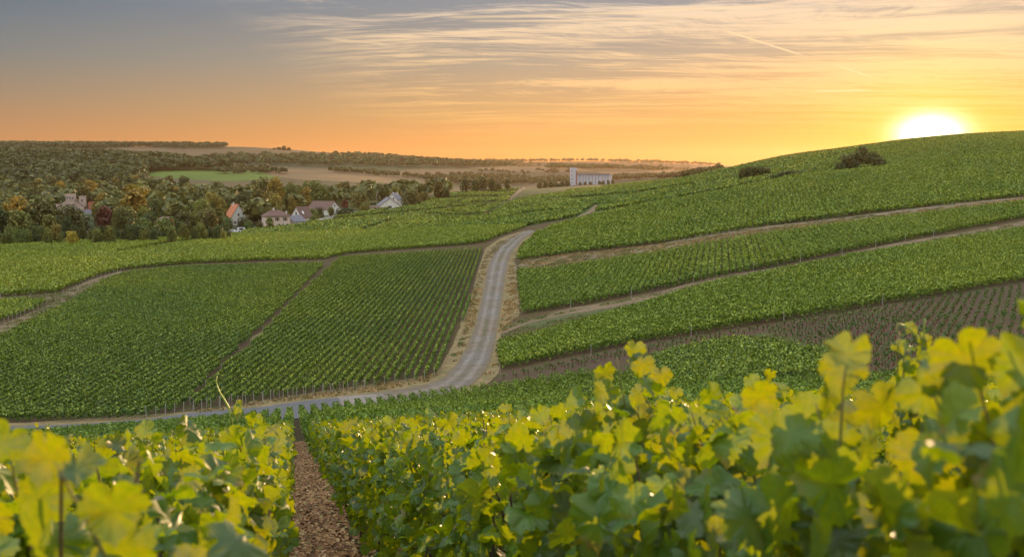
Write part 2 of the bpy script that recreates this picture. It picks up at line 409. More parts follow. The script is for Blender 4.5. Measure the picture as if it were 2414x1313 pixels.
M = {}
M['leaf_near'] = leaf_mat('vine_leaf_near', [(0.009,0.034,0.005),(0.022,0.068,0.008),(0.040,0.100,0.010),(0.075,0.125,0.012)], (0.66,0.64,0.003), 0.33, 0.42, 0.30, veins=True, big=0.8)
M['leaf_mid'] = leaf_mat('vine_leaf_mid', [(0.011,0.038,0.005),(0.028,0.076,0.008),(0.055,0.115,0.012)], (0.56,0.57,0.003), 0.29, 0.45, 0.28, big=0.5)
M['leaf_plot'] = leaf_mat('vine_leaf_plot', [(0.026,0.055,0.005),(0.098,0.177,0.015),(0.172,0.259,0.025)], (0.104, 0.142, 0.011), 0.25, 0.55, 0.3, big=0.025)
M['leaf_plot_deep'] = leaf_mat('vine_leaf_deep', [(0.023,0.051,0.008),(0.078,0.147,0.019),(0.141,0.216,0.033)], (0.082, 0.119, 0.011), 0.22, 0.55, 0.3, big=0.03)
M['leaf_plot_yellow'] = leaf_mat('vine_leaf_yellow', [(0.043,0.075,0.006),(0.133,0.208,0.015),(0.220,0.293,0.025)], (0.149, 0.164, 0.011), 0.28, 0.55, 0.3, big=0.02)
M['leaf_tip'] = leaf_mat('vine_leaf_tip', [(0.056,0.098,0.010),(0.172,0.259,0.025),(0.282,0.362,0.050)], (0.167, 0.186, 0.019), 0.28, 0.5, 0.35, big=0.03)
M['stem'] = plain('vine_wood', (0.10,0.06,0.035), 0.85, 0.2, 0.4, 30, 0.4)
M['shoot'] = plain('green_shoot', (0.24,0.15,0.05), 0.55, 0.3, 0.3, 20, col2=(0.12,0.17,0.04))
M['stake'] = plain('weathered_stake', (0.13,0.11,0.09), 0.8, 0.3, 0.4, 20, 0.3)

# ------------------------------------------------------------------ ground colours
def in_img(poly): return in_poly(GU, GV, poly)
GU, GV = project(GX, GYY, GZ)
cover = np.zeros(GX.shape + (4,), np.float32); cover[..., 3] = 1
def paint(mask, c): cover[mask, :3] = c
SOIL, DRY, GREEN = (0.115, 0.085, 0.055), (0.20, 0.155, 0.085), (0.09, 0.115, 0.04)
TAN, TAN2, DULL, FOREST = (0.155, 0.100, 0.062), (0.105, 0.074, 0.047), (0.05, 0.06, 0.028), (0.035, 0.045, 0.022)
paint(GYY > -100, (0.075, 0.052, 0.03))
paint(GYY > 345, (0.06, 0.08, 0.026))
paint(GYY > 600, (0.065, 0.07, 0.03))
far = GYY > 900
paint(far, (0.075, 0.06, 0.038))
P_WOODL = [(-900,352),(0,352),(200,366),(330,368),(420,378),(520,392),(560,400),(420,398),(350,400),(330,420),(520,440),(600,470),(560,560),(-900,600)]
paint(in_img(P_WOODL) & (GYY > 360), FOREST)
paint(in_img([(105,352),(230,352),(310,345),(420,352),(530,352),(650,350),(760,365),(560,372),(300,366)]) & far, TAN2)
paint(in_img([(-900,300),(0,300),(530,300),(530,349),(440,351),(330,347),(250,350),(100,352),(-900,356)]) & (GYY > 2300), FOREST)
paint(in_img([(340,402),(420,392),(560,392),(620,393),(700,402),(660,420),(560,428),(450,424),(350,416)]) & (GYY > 700), (0.080, 0.120, 0.026))
paint(in_img([(600,396),(680,400),(800,406),(900,413),(1080,432),(1040,436),(850,430),(720,425),(640,415)]) & (GYY > 800), TAN)
paint(in_img([(480,372),(700,369),(860,366),(1000,372),(1200,380),(1280,392),(1100,400),(900,400),(760,396),(560,390)]) & (GYY > 1300), FOREST)
paint(in_img([(790,390),(900,388),(950,402),(820,404)]) & (GYY > 1000), DULL)
paint(in_img([(900,404),(1000,400),(1090,402),(1180,410),(1260,414),(1240,422),(1100,424),(1000,420)]) & (GYY > 900), TAN2)
paint(in_img([(1100,395),(1350,392),(1400,404),(1230,406)]) & (GYY > 900), TAN)
paint(in_img([(1410,404),(1600,408),(1590,416),(1420,412)]) & (GYY > 1000), TAN)
paint(in_img([(-50,422),(0,424),(40,432),(60,438),(0,436)]) & (GYY > 500), TAN)
P_YOUNG = [(1165,912),(1175,880),(1500,812),(1800,765),(2414,668),(2700,620),(2700,960),(2300,960),(2010,888),(1960,838),(1800,786),(1600,822),(1400,866)]
yv = in_img(P_YOUNG) & (GYY < 145) & (GYY > 60)
paint(yv, (0.085, 0.057, 0.040))
paint(in_img([(1480,842),(1600,822),(1800,784),(1905,800),(2000,850),(1900,835),(1700,812),(1560,842)]) & (GYY < 130) & (GYY > 80), (0.075, 0.085, 0.03))
nxx, nyy = len(GS), len(GY)
idx = np.arange(nxx * nyy).reshape(nyy, nxx)
quads = np.stack([idx[:-1, :-1], idx[:-1, 1:], idx[1:, 1:], idx[1:, :-1]], -1).reshape(-1, 4)
m, N = new_mat('ground_soil')
vc = N.n('ShaderNodeVertexColor'); vc.layer_name = 'cover'
pos = N.n('ShaderNodeNewGeometry').outputs['Position']
na = N.noise(pos, 0.35, 8, 0.65); nb = N.noise(pos, 9.0, 6, 0.7); nc = N.noise(pos, 0.012, 5, 0.6)
col = N.mix(N.mrange(nb, 0.35, 0.7), vc.outputs[0], N.mix(1.0, vc.outputs[0], (0.55, 0.5, 0.42, 1), 'MULTIPLY'))
col = N.mix(N.mrange(na, 0.45, 0.68), col, N.mix(1.0, col, (0.85, 1.35, 0.7, 1), 'MULTIPLY'))
col = N.mix(N.mrange(nc, 0.4, 0.65), col, N.mix(1.0, col, (1.3, 1.15, 1.0, 1), 'MULTIPLY'))
finish(N, principled(N, col, 0.95, 0.1, (nb, 0.6, 0.05)))
M['ground'] = m
me = fast_mesh('ground', np.stack([GX, GYY, GZ], -1).reshape(-1, 3), quads, m, smooth=True)
ca = me.color_attributes.new('cover', 'FLOAT_COLOR', 'POINT'); ca.data.foreach_set('color', cover.reshape(-1))
tag(link('ground', me), kind='structure')

# ------------------------------------------------------------------ roads, tracks and verges: sheets laid on the ground
def sheet(name, left, right, mat, lift, n=240, mcross=9, jag=0.0, kind='structure', ymin=60):
    def res(pl):
        P = np.array([ground(u, v, ymin)[:2] for u, v in pl])
        d = np.r_[0, np.cumsum(np.hypot(*np.diff(P, axis=0).T))]; t = np.linspace(0, d[-1], n)
        q = np.stack([np.interp(t, d, P[:, 0]), np.interp(t, d, P[:, 1])], -1)
        for _ in range(3): q[1:-1] = (q[:-2] + q[1:-1] * 2 + q[2:]) / 4
        return q
    A, B = res(left), res(right)
    w = np.linspace(0, 1, mcross)[None, :, None]
    off = (np.convolve(R.normal(size=n + 8), np.ones(9) / 3, 'valid') * jag)[:, None]
    off2 = (np.convolve(R.normal(size=n + 8), np.ones(9) / 3, 'valid') * jag)[:, None]
    D = B - A; D /= np.linalg.norm(D, axis=1, keepdims=True) + 1e-6
    A = A + D * off; B = B + D * off2
    Q = A[:, None, :] * (1 - w) + B[:, None, :] * w
    x, y = Q[..., 0], Q[..., 1]; z = H(x, y) + lift
    V = np.stack([x, y, z], -1).reshape(-1, 3)
    i = np.arange(n * mcross).reshape(n, mcross)
    q = np.stack([i[:-1, :-1], i[:-1, 1:], i[1:, 1:], i[1:, :-1]], -1).reshape(-1, 4)
    uv = np.stack([np.broadcast_to(w[0, :, 0], (n, mcross)), np.broadcast_to(np.linspace(0, 1, n)[:, None], (n, mcross))], -1).reshape(-1, 2)
    return tag(link(name, fast_mesh(name, V, q, mat, uv=uv, smooth=True)), kind=kind)
def surf(name, c1, c2, c3=None, s1=1.2, s2=12.0, ruts=False):
    m, N = new_mat(name); pos = N.n('ShaderNodeNewGeometry').outputs['Position']
    a = N.noise(pos, s1, 6, 0.6); b = N.noise(pos, s2, 5, 0.75)
    col = N.mix(N.mrange(a, 0.35, 0.65), c1 + (1,), c2 + (1,))
    if c3: col = N.mix(N.mrange(b, 0.52, 0.64), col, c3 + (1,))
    if ruts:
        uv = N.n('ShaderNodeTexCoord').outputs['UV']; sp = N.n('ShaderNodeSeparateXYZ'); N.put(sp.inputs[0], uv)
        w = N.math('ABSOLUTE', N.math('SUBTRACT', N.math('ABSOLUTE', N.math('SUBTRACT', sp.outputs[0], 0.5)), 0.2))
        r = N.mrange(N.math('ADD', w, N.math('MULTIPLY', N.math('SUBTRACT', a, 0.5), 0.12)), 0.03, 0.12)
        g_ = N.noise(pos, 0.12, 5, 0.7)
        crown = N.math('MULTIPLY', N.mrange(N.math('ABSOLUTE', N.math('SUBTRACT', sp.outputs[0], 0.5)), 0.09, 0.03), N.mrange(N.math('ADD', g_, N.math('MULTIPLY', N.math('SUBTRACT', b, 0.5), 0.6)), 0.46, 0.60))
        col = N.mix(N.mrange(g_, 0.42, 0.6), col, N.mix(1.0, col, (1.0, 0.88, 0.74, 1), 'MULTIPLY'))
        col = N.mix(N.math('MULTIPLY', crown, 0.75), col, (0.085, 0.09, 0.035, 1))
        sd = N.math('ADD', N.math('ABSOLUTE', N.math('SUBTRACT', sp.outputs[0], 0.5)), N.math('MULTIPLY', N.math('SUBTRACT', a, 0.5), 0.25))
        col = N.mix(N.math('MULTIPLY', N.mrange(sd, 0.38, 0.5), 0.8), col, (0.15, 0.11, 0.06, 1))
        col = N.mix(N.math('MULTIPLY', r, 0.7), N.mix(1.0, col, (1.14, 1.13, 1.12, 1), 'MULTIPLY'), N.mix(1.0, col, (0.72, 0.70, 0.62, 1), 'MULTIPLY'))
    finish(N, principled(N, col, 0.95, 0.15, (b, 0.8, 0.04))); return m
M['gravel'] = surf('gravel', (0.15,0.135,0.118), (0.108,0.096,0.085), (0.20,0.18,0.155), 0.8, 4.0, ruts=True)
M['asphalt'] = surf('asphalt', (0.10,0.10,0.10), (0.075,0.075,0.078), (0.135,0.13,0.125), 0.8, 14.0)
M['dry_verge'] = surf('dry_grass', (0.21,0.145,0.07), (0.125,0.10,0.045), (0.07,0.09,0.03), 0.5, 1.6)
M['dry_path'] = surf('path_earth', (0.17,0.115,0.07), (0.115,0.08,0.045), (0.075,0.085,0.03), 0.25, 1.4)
M['green_verge'] = surf('verge_grass', (0.05,0.07,0.02), (0.08,0.08,0.03), (0.11,0.09,0.04), 0.4, 2.0)
M['bank'] = surf('dry_bank', (0.18,0.13,0.085), (0.075,0.075,0.03), (0.23,0.175,0.12), 0.35, 1.2)
M['concrete'] = surf('concrete_slab', (0.20,0.17,0.145), (0.155,0.135,0.115), None, 0.5, 8.0)
# verges of the track (wide, below), then the track itself
sheet('verge', [(-100,1000),(300,984),(500,968),(640,940),(800,917),(930,897),(1010,885),(1035,872),(1060,830),(1100,730),(1125,650),(1140,590),(1185,560),(1235,545)],
      [(-100,1040),(300,1010),(500,1000),(700,985),(840,975),(1000,955),(1120,920),(1180,880),(1175,830),(1180,780),(1225,740),(1222,690),(1215,610),(1235,575),(1268,545)], M['dry_verge'], 0.03, jag=0.25, mcross=15)
sheet('gravel_track', [(800,938),(900,925),(985,912),(1040,895),(1075,862),(1100,820),(1122,760),(1138,690),(1152,620),(1172,583),(1205,558),(1248,543)],
      [(800,975),(950,962),(1060,935),(1110,910),(1150,870),(1165,820),(1176,760),(1186,690),(1198,620),(1210,592),(1232,566),(1264,546)], M['gravel'], 0.07, mcross=13, jag=0.06)
sheet('road', [(-100,1008),(200,1000),(360,988),(440,975),(600,962),(720,945),(800,938)], [(-100,1040),(200,1030),(360,1020),(450,1012),(600,1000),(720,985),(810,975)], M['asphalt'], 0.07, n=120)
sheet('concrete_apron', [(796,938),(860,932),(905,930)], [(810,958),(860,953),(900,951)], M['concrete'], 0.10, n=12)
sheet('field_path', [(1185,772),(1240,752),(1340,728),(1560,688),(1800,637),(2000,600),(2200,560),(2414,522),(2700,470)],
      [(1178,790),(1240,765),(1340,742),(1560,702),(1800,650),(2000,612),(2200,572),(2414,534),(2700,482)], M['dry_path'], 0.05, jag=0.12, mcross=5, n=300)
sheet('grass_strip', [(1230,762),(1400,728),(1700,668),(2000,606),(2414,528),(2700,476)],
      [(1230,780),(1400,745),(1700,683),(2000,622),(2414,546),(2700,492)], M['green_verge'], 0.025, jag=0.15, mcross=5, n=300)
sheet('field_path', [(1210,630),(1260,612),(1400,595),(1560,575),(1800,535),(2000,512),(2414,466),(2700,432)],
      [(1208,640),(1260,628),(1400,612),(1560,597),(1800,558),(2000,530),(2414,480),(2700,446)], M['bank'], 0.05, jag=0.3, mcross=7, n=300)
sheet('field_path', [(-60,706),(0,703),(60,700),(150,690),(215,660),(285,640)], [(-60,716),(0,714),(60,712),(160,704),(225,675),(292,647)], M['dry_path'], 0.05, jag=0.1, mcross=5, n=100)
sheet('field_path', [(-60,790),(0,768),(80,735),(150,705)], [(-60,815),(0,792),(80,755),(160,716)], M['dry_path'], 0.045, jag=0.15, mcross=5, n=80)
sheet('field_path', [(778,630),(740,665),(690,718),(640,770),(590,800)], [(790,636),(752,675),(702,728),(655,780),(612,818)], M['dry_path'], 0.05, jag=0.25, mcross=5, n=80)
sheet('village_street', [(560,552),(640,535),(740,518),(800,506),(880,492),(905,482)], [(560,558),(640,542),(740,525),(800,513),(880,497),(915,485)], M['concrete'], 0.08, n=80, ymin=300)
sheet('field_path', [(1330,540),(1352,520),(1385,500),(1402,484)], [(1352,538),(1375,518),(1400,500),(1410,486)], M['dry_path'], 0.10, n=30, mcross=4, ymin=280)
sheet('field_path', [(1192,472),(1208,462),(1222,450),(1232,441)], [(1202,473),(1218,463),(1231,451),(1239,442)], M['dry_path'], 0.2, n=30, mcross=4, ymin=400)
sheet('field_path', [(1060,488),(1075,481)], [(1068,490),(1083,483)], M['dry_path'], 0.2, n=10, mcross=4, ymin=400)

# ------------------------------------------------------------------ leaf clouds
def frames(n, bias, spread=1.0):
    """random leaf frames: normals lean towards bias; returns (normal, tip, side)"""
    nrm = R.normal(size=(n, 3)) * spread + bias
    nrm /= np.linalg.norm(nrm, axis=1, keepdims=True) + 1e-9
    t = R.normal(size=(n, 3)) * 0.8; t[:, 2] -= 0.7
    t -= nrm * (t * nrm).sum(1, keepdims=True); t /= np.linalg.norm(t, axis=1, keepdims=True) + 1e-9
    return nrm, t, np.cross(t, nrm)
def diamonds(P, size, bias, spread=1.0):
    n = len(P); nrm, t, b = frames(n, bias, spread)
    s = size[:, None]
    V = np.stack([P - t * s * 0.6, P + b * s * 0.5 + nrm * s * 0.12, P + t * s * 0.6, P - b * s * 0.5 + nrm * s * 0.12], 1).reshape(-1, 3)
    return V, np.arange(4 * n, dtype=np.int32).reshape(n, 4)
def half_outline(pts):
    pts = list(pts); return pts + [(-x, y) for x, y in pts[-2:0:-1]]
GRAPE = half_outline([(0,0.07),(0.07,-0.11),(0.19,-0.20),(0.31,-0.18),(0.37,-0.09),(0.49,-0.05),(0.51,0.05),(0.46,0.11),(0.59,0.15),(0.58,0.23),(0.65,0.33),(0.56,0.37),(0.54,0.46),(0.41,0.45),(0.43,0.57),(0.35,0.59),(0.34,0.69),(0.22,0.71),(0.19,0.81),(0.09,0.83),(0,0.97)])
GRAPE2 = half_outline([(0,0.02),(0.16,-0.18),(0.40,-0.10),(0.48,0.08),(0.62,0.28),(0.52,0.45),(0.42,0.50),(0.36,0.66),(0.16,0.80),(0.0,0.95)])
HEXA = [(0,-0.1),(0.42,-0.02),(0.5,0.4),(0.0,0.92),(-0.5,0.4),(-0.42,-0.02)]
def leaf_template(outline, seed, ring=False):
    r = np.random.default_rng(seed); o = np.array(outline, float); o[:, 1] -= 0.35
    n = len(o)
    curl, fold, tw = r.uniform(-0.9, 0.5), r.uniform(0.1, 0.7), r.uniform(-0.6, 0.6)
    wob = r.normal(size=n) * 0.045
    def zf(p, w=0): return fold * np.abs(p[:, 0]) + curl * (p[:, 1] ** 2) - 0.8 * fold * p[:, 0] ** 2 - 0.25 * p[:, 0] ** 2 + tw * p[:, 0] * p[:, 1] + 0.07 * np.sin(7 * p[:, 1] + 5 * np.abs(p[:, 0]) + seed) + w
    if ring:
        inner = o * 0.55
        P = np.vstack([[0, 0], inner, o]); z = np.r_[0, zf(inner, wob * 0.4), zf(o, wob)]
        Fs = [(0, 1 + i, 1 + (i + 1) % n) for i in range(n)]
        for i in range(n):
            a, b = 1 + i, 1 + (i + 1) % n
            Fs += [(a, a + n, b + n), (a, b + n, b)]
    else:
        P = np.vstack([[0, 0], o]); z = np.r_[0, zf(o, wob)]
        Fs = [(0, 1 + i, 1 + (i + 1) % n) for i in range(n)]
    return np.c_[P, z], np.array(Fs, dtype=np.int32), P + 0.5
T_NEAR = [leaf_template(GRAPE, i, True) for i in range(9)]
T_MID = [leaf_template(GRAPE2, 20 + i) for i in range(4)]
T_LOW = [leaf_template(HEXA, 40 + i) for i in range(3)]
def leaves(P, size, bias, templates, spread=0.9, frm=None):
    """stamp leaf templates at P; returns V, F (triangles), UV"""
    n = len(P); nrm, t, b = frm if frm is not None else frames(n, bias, spread)
    Vs, Fs, Us, base = [], [], [], 0
    which = R.integers(0, len(templates), n)
    for k, (tv, tf, tu) in enumerate(templates):
        s = which == k; m = int(s.sum())
        if not m: continue
        q = tv[None] * size[s][:, None, None]
        v = P[s][:, None] + q[..., :1] * b[s][:, None] + q[..., 1:2] * t[s][:, None] + q[..., 2:3] * nrm[s][:, None]
        Vs.append(v.reshape(-1, 3)); Fs.append((tf[None] + (np.arange(m) * len(tv))[:, None, None]).reshape(-1, 3) + base)
        Us.append(np.tile(tu, (m, 1))); base += m * len(tv)
    return np.vstack(Vs), np.vstack(Fs), np.vstack(Us)

# ------------------------------------------------------------------ vine plots
def clump_cloud(x, y, d, perp, t, dens, size, hgt, wid, base=0.25):
    """leaves of a hedge along points (x, y): returns centres, sizes, bias"""
    n = len(x)
    bump = 0.5 + 0.5 * np.cos(2 * pi * t / 1.05)                      # one lump for every vine
    hv = hgt * (0.86 + 0.16 * bump + 0.05 * R.normal(size=n))
    lat = R.normal(size=n) * wid * (0.62 + 0.38 * bump)
    lat = np.clip(lat, -wid * 1.8, wid * 1.8)
    hh = base + (hv - base) * R.beta(1.55, 1.0, size=n)
    px = x + perp[0] * lat; py = y + perp[1] * lat
    P = np.stack([px, py, H(px, py) + hh], -1)
    bias = np.stack([perp[0] * np.sign(lat), perp[1] * np.sign(lat), 0.7 + 0 * lat], -1) * 0.8
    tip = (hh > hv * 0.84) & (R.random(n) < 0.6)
    return P, size * R.uniform(0.7, 1.35, n), bias, tip
def vine_plot(poly, ylim, ang, spacing, dens, size, hgt, wid, mat, origin=None, mode='rows', labeler=None, group=None,
              label=None, name='vine_row', step=0.5, gaps=0.02, ends=None, sign=1, skip=None, limit=None):
    """rows run at angle ang (from +Y towards +X). mode 'rows': one object per row, 'stuff': one for the plot"""
    d = np.array([sin(ang), cos(ang)]); perp = np.array([cos(ang), -sin(ang)])
    g = [ground(u, v, ylim[0]) for u, v in poly]
    P = np.array([q[:2] for q in g]); P[:, 1] = np.clip(P[:, 1], ylim[0], ylim[1])
    a = P @ perp; b = P @ d
    o = 0.0 if origin is None else float(np.dot(origin, perp))
    i0, i1 = int(math.floor((a.min() - o) / spacing)) - 1, int(math.ceil((a.max() - o) / spacing)) + 1
    ids = list(range(i0, i1 + 1)) if sign > 0 else list(range(i1, i0 - 1, -1))
    ts = np.arange(b.min() - 8, b.max() + 8, step)
    allP, allS, allB, allT = [], [], [], []; count = 0; made = []
    for i in ids:
        c = o + i * spacing
        xx = perp[0] * c + d[0] * ts; yy = perp[1] * c + d[1] * ts
        ok = in_plot(xx, yy, poly, ylim)
        if mode == 'rows' and ok.any():                    # one unbroken row
            e = np.flatnonzero(np.diff(np.r_[0, ok.astype(int), 0])); k = np.argmax(e[1::2] - e[::2])
            ok[:] = False; ok[e[::2][k]:e[1::2][k]] = True
        if gaps: 
            gp = R.random(len(ts)) < gaps; ok &= ~gp
        if skip is not None: ok &= ~skip(xx, yy)
        tv = ts[ok]
        if len(tv) * step < 4.0: continue
        n = int(len(tv) * step * dens)
        t = R.choice(tv, n) + R.uniform(0, step, n)
        x = perp[0] * c + d[0] * t; y = perp[1] * c + d[1] * t
        Pc, Sz, Bi, Ti = clump_cloud(x, y, d, perp, t, dens, size, hgt, wid)
        count += 1
        if mode == 'rows' and (limit is None or count <= limit):
            V, Fq = diamonds(Pc, Sz, Bi)
            if ends:
                mid = None
            cx, cy = float(x.mean()), float(y.mean()); cz = float(H(cx, cy))
            me = fast_mesh(name, V - np.array([cx, cy, cz]), Fq, [mat, M['leaf_tip']], midx=Ti)
            ob = link(name, me, loc=(cx, cy, cz)); tag(ob, labeler(count), 'vine row', group); made.append(ob)
            if ends:
                for tt in (tv.min(),):
                    ex, ey = perp[0] * c + d[0] * (tt - 0.35), perp[1] * c + d[1] * (tt - 0.35); ez = float(H(ex, ey))
                    MB().tube([(ex - cx, ey - cy, ez - cz - 0.1), (ex - cx, ey - cy, ez - cz + 1.25)], 0.035, 5).build('end_post', M['post_grey'], ob)
        else:
            allP.append(Pc); allS.append(Sz); allB.append(Bi); allT.append(Ti)
    if allP:
        V, Fq = diamonds(np.vstack(allP), np.concatenate(allS), np.vstack(allB))
        ob = link('vineyard', fast_mesh('vineyard', V, Fq, [mat, M['leaf_tip']], midx=np.concatenate(allT))); tag(ob, label, 'vineyard', None, 'stuff'); made.append(ob)
    return made
M['post_grey'] = plain('post_grey', (0.34,0.30,0.25), 0.8, 0.3, 0.3, 5)

def band(x, y, pts, w):
    u, v = project(x, y, H(x, y)); P = np.array(pts, float); vi = np.interp(u, P[:, 0], P[:, 1])
    return (np.abs(v - vi) < w) & (u > P[0, 0]) & (u < P[-1, 0])
def bands(x, y):
    m = np.zeros(np.shape(x), bool)
    for pts in ([(735,524),(900,508),(1020,497),(1100,489)], [(858,547),(890,534),(928,519)], [(1000,508),(1090,511),(1150,506)], [(1050,492),(1070,482),(1096,471)], [(1105,481),(1185,478),(1245,463),(1335,452)],
                [(1120,453),(1180,455),(1228,449)], [(1180,517),(1260,503),(1330,497)], [(1238,463),(1262,452),(1292,441)], [(1330,447),(1420,442)], [(1040,470),(1110,466),(1180,466)], [(1120,495),(1150,484),(1175,474)],
                [(1340,470),(1500,458),(1640,436)], [(900,500),(960,486),(1000,476)]):
        m |= band(x, y, pts, 2.6)
    return m
# striped plot and the plot to its left
P_STRIPE = [(1040,884),(1000,896),(820,922),(700,937),(560,950),(440,968),(520,880),(600,812),(690,715),(770,640),(800,612),(950,602),(1143,588),(1128,640),(1100,735),(1062,830)]
P_LEFT = [(425,972),(300,992),(-500,1010),(-500,860),(0,800),(60,770),(170,715),(240,668),(300,646),(420,634),(600,628),(765,626),(690,705),(650,742),(590,800),(510,875)]
lab1 = lambda n: '%s vine row counted leftwards from the gravel track in the striped plot' % ordinal(n)
lab2 = lambda n: '%s vine row left of the bare strip in the dense lower left plot' % ordinal(n)
ROWS = []
ROWS += vine_plot(P_STRIPE, (104, 320), radians(0.3), 1.1, 60, 0.19, 1.12, 0.11, M['leaf_plot_deep'], sign=-1, labeler=lab1, group='vine rows of the striped plot', ends=True, origin=(-9.6, 122))
ROWS += vine_plot(P_LEFT, (98, 300), radians(0.3), 1.1, 58, 0.20, 1.12, 0.13, M['leaf_plot_deep'], sign=-1, labeler=lab2, group='vine rows of the lower left plot', origin=(-9.6, 122))
# terrace by terrace up the right hand slope
P_T3 = [(1178,876),(1170,850),(1182,782),(1235,751),(1400,729),(1700,674),(2000,614),(2414,545),(2900,460),(2900,590),(2414,664),(2100,718),(1800,766),(1500,812),(1300,850)]
P_T2 = [(1232,742),(1224,690),(1220,644),(1300,640),(1560,600),(1800,560),(2000,532),(2414,482),(2900,420),(2900,440),(2414,516),(2000,594),(1700,655),(1400,715)]
P_T1 = [(1218,616),(1225,590),(1262,556),(1300,537),(1400,510),(1550,480),(1700,455),(1850,424),(1950,410),(2066,400),(2062,342),(2183,322),(2414,308),(2900,296),(2900,400),(2414,464),(2000,510),(1800,535),(1560,575),(1400,592)]
lab3 = lambda n: '%s vine row from the bottom of the terrace above the young vines' % ordinal(n)
lab4 = lambda n: '%s uphill vine row from the gravel track on the middle terrace' % ordinal(n)
ROWS += vine_plot(P_T3, (100, 215), radians(76), 1.1, 75, 0.20, 1.25, 0.22, M['leaf_plot'], sign=-1, labeler=lab3, group='vine rows of the lower terrace')
ROWS += vine_plot(P_T2, (140, 270), radians(12), 1.15, 62, 0.23, 1.25, 0.24, M['leaf_plot'], sign=1, labeler=lab4, group='vine rows of the middle terrace', limit=20, label='vineyard filling the rest of the middle terrace on the right hand slope')
vine_plot(P_T1, (190, 520), radians(14), 1.3, 26, 0.38, 1.3, 0.30, M['leaf_plot'], mode='stuff', name='vineyard', label='green vineyard on the highest right hand slope below the sun')
# behind the striped plot
P_C1 = [(-500,690),(-500,590),(0,584),(200,572),(420,560),(560,553),(700,551),(900,545),(1100,537),(1240,536),(1180,556),(1142,572),(1100,578),(950,588),(820,598),(760,612),(600,616),(420,624),(290,636),(230,650),(130,690),(0,700)]
vine_plot(P_C1, (185, 398), radians(80), 1.2, 27, 0.36, 1.35, 0.32, M['leaf_plot_yellow'], mode='stuff', name='vineyard', label='pale green vineyard across the valley floor behind the striped plot',
          skip=lambda x, y: in_plot(x, y, [(270,596),(400,572),(500,562),(505,566),(400,580),(275,601)], (150, 500)))
P_TINY = [(-300,770),(-300,722),(0,716),(60,712),(110,716),(60,740),(0,762)]
vine_plot(P_TINY, (150, 240), radians(10), 1.1, 40, 0.26, 1.2, 0.25, M['leaf_plot'], mode='stuff', name='vineyard', label='small fenced vineyard corner at the far left edge below the footpath')
P_C2 = [(570,549),(740,524),(880,498),(1000,480),(1020,470),(1050,458),(1150,443),(1230,440),(1200,466),(1190,480),(1250,466),(1330,452),(1420,441),(1500,432),(1600,418),(1700,401),(1780,402),(1850,421),(1700,449),(1550,475),(1400,500),(1330,518),(1262,535),(1100,537),(900,546),(720,552),(570,557)]
vine_plot(P_C2, (345, 960), radians(40), 2.1, 9, 0.8, 1.4, 0.45, M['leaf_plot_deep'], mode='stuff', name='vineyard', step=1.0, label='patchwork of vineyards on the rise between village and silo',
          skip=lambda x, y: in_plot(x, y, [(1325,545),(1350,515),(1385,492),(1408,480),(1416,486),(1400,505),(1375,525),(1352,545)], (280, 900))
          | bands(x, y) | in_plot(x, y, [(1255,452),(1300,450),(1290,462),(1250,463)], (345, 960)) | in_plot(x, y, [(1050,500),(1140,506),(1200,470),(1206,474),(1150,510),(1050,504)], (300, 900)) | in_plot(x, y, [(740,520),(900,505),(1030,494),(1030,497),(900,509),(740,526)], (300, 900))
          | in_plot(x, y, [(840,545),(920,519),(930,521),(860,547)], (300, 900)) | in_plot(x, y, [(1188,480),(1230,441),(1240,441),(1200,480)], (300, 900)))
P_LOW = [(1478,905),(1500,868),(1600,838),(1720,814),(1850,826),(1960,848),(2012,862),(2030,930),(1500,960)]
lab5 = lambda n: '%s vine row from the left in the sunken plot below the young vines' % ordinal(n)
ROWS += vine_plot(P_LOW, (74, 110), math.atan(-0.229), 1.1, 75, 0.19, 1.25, 0.24, M['leaf_plot_deep'], labeler=lab5, group='vine rows of the sunken plot')
P_HILL = [(1700,401),(1745,394),(1850,369),(1950,353),(2000,350),(2060,345),(2060,402),(1950,414),(1900,420),(1850,424),(1790,405)]
vine_plot(P_HILL, (372, 540), radians(70), 2.0, 12, 0.6, 1.4, 0.5, M['leaf_plot_deep'], mode='stuff', name='vineyard', step=1.0, label='dark vineyard hillside under the skyline left of the sun')

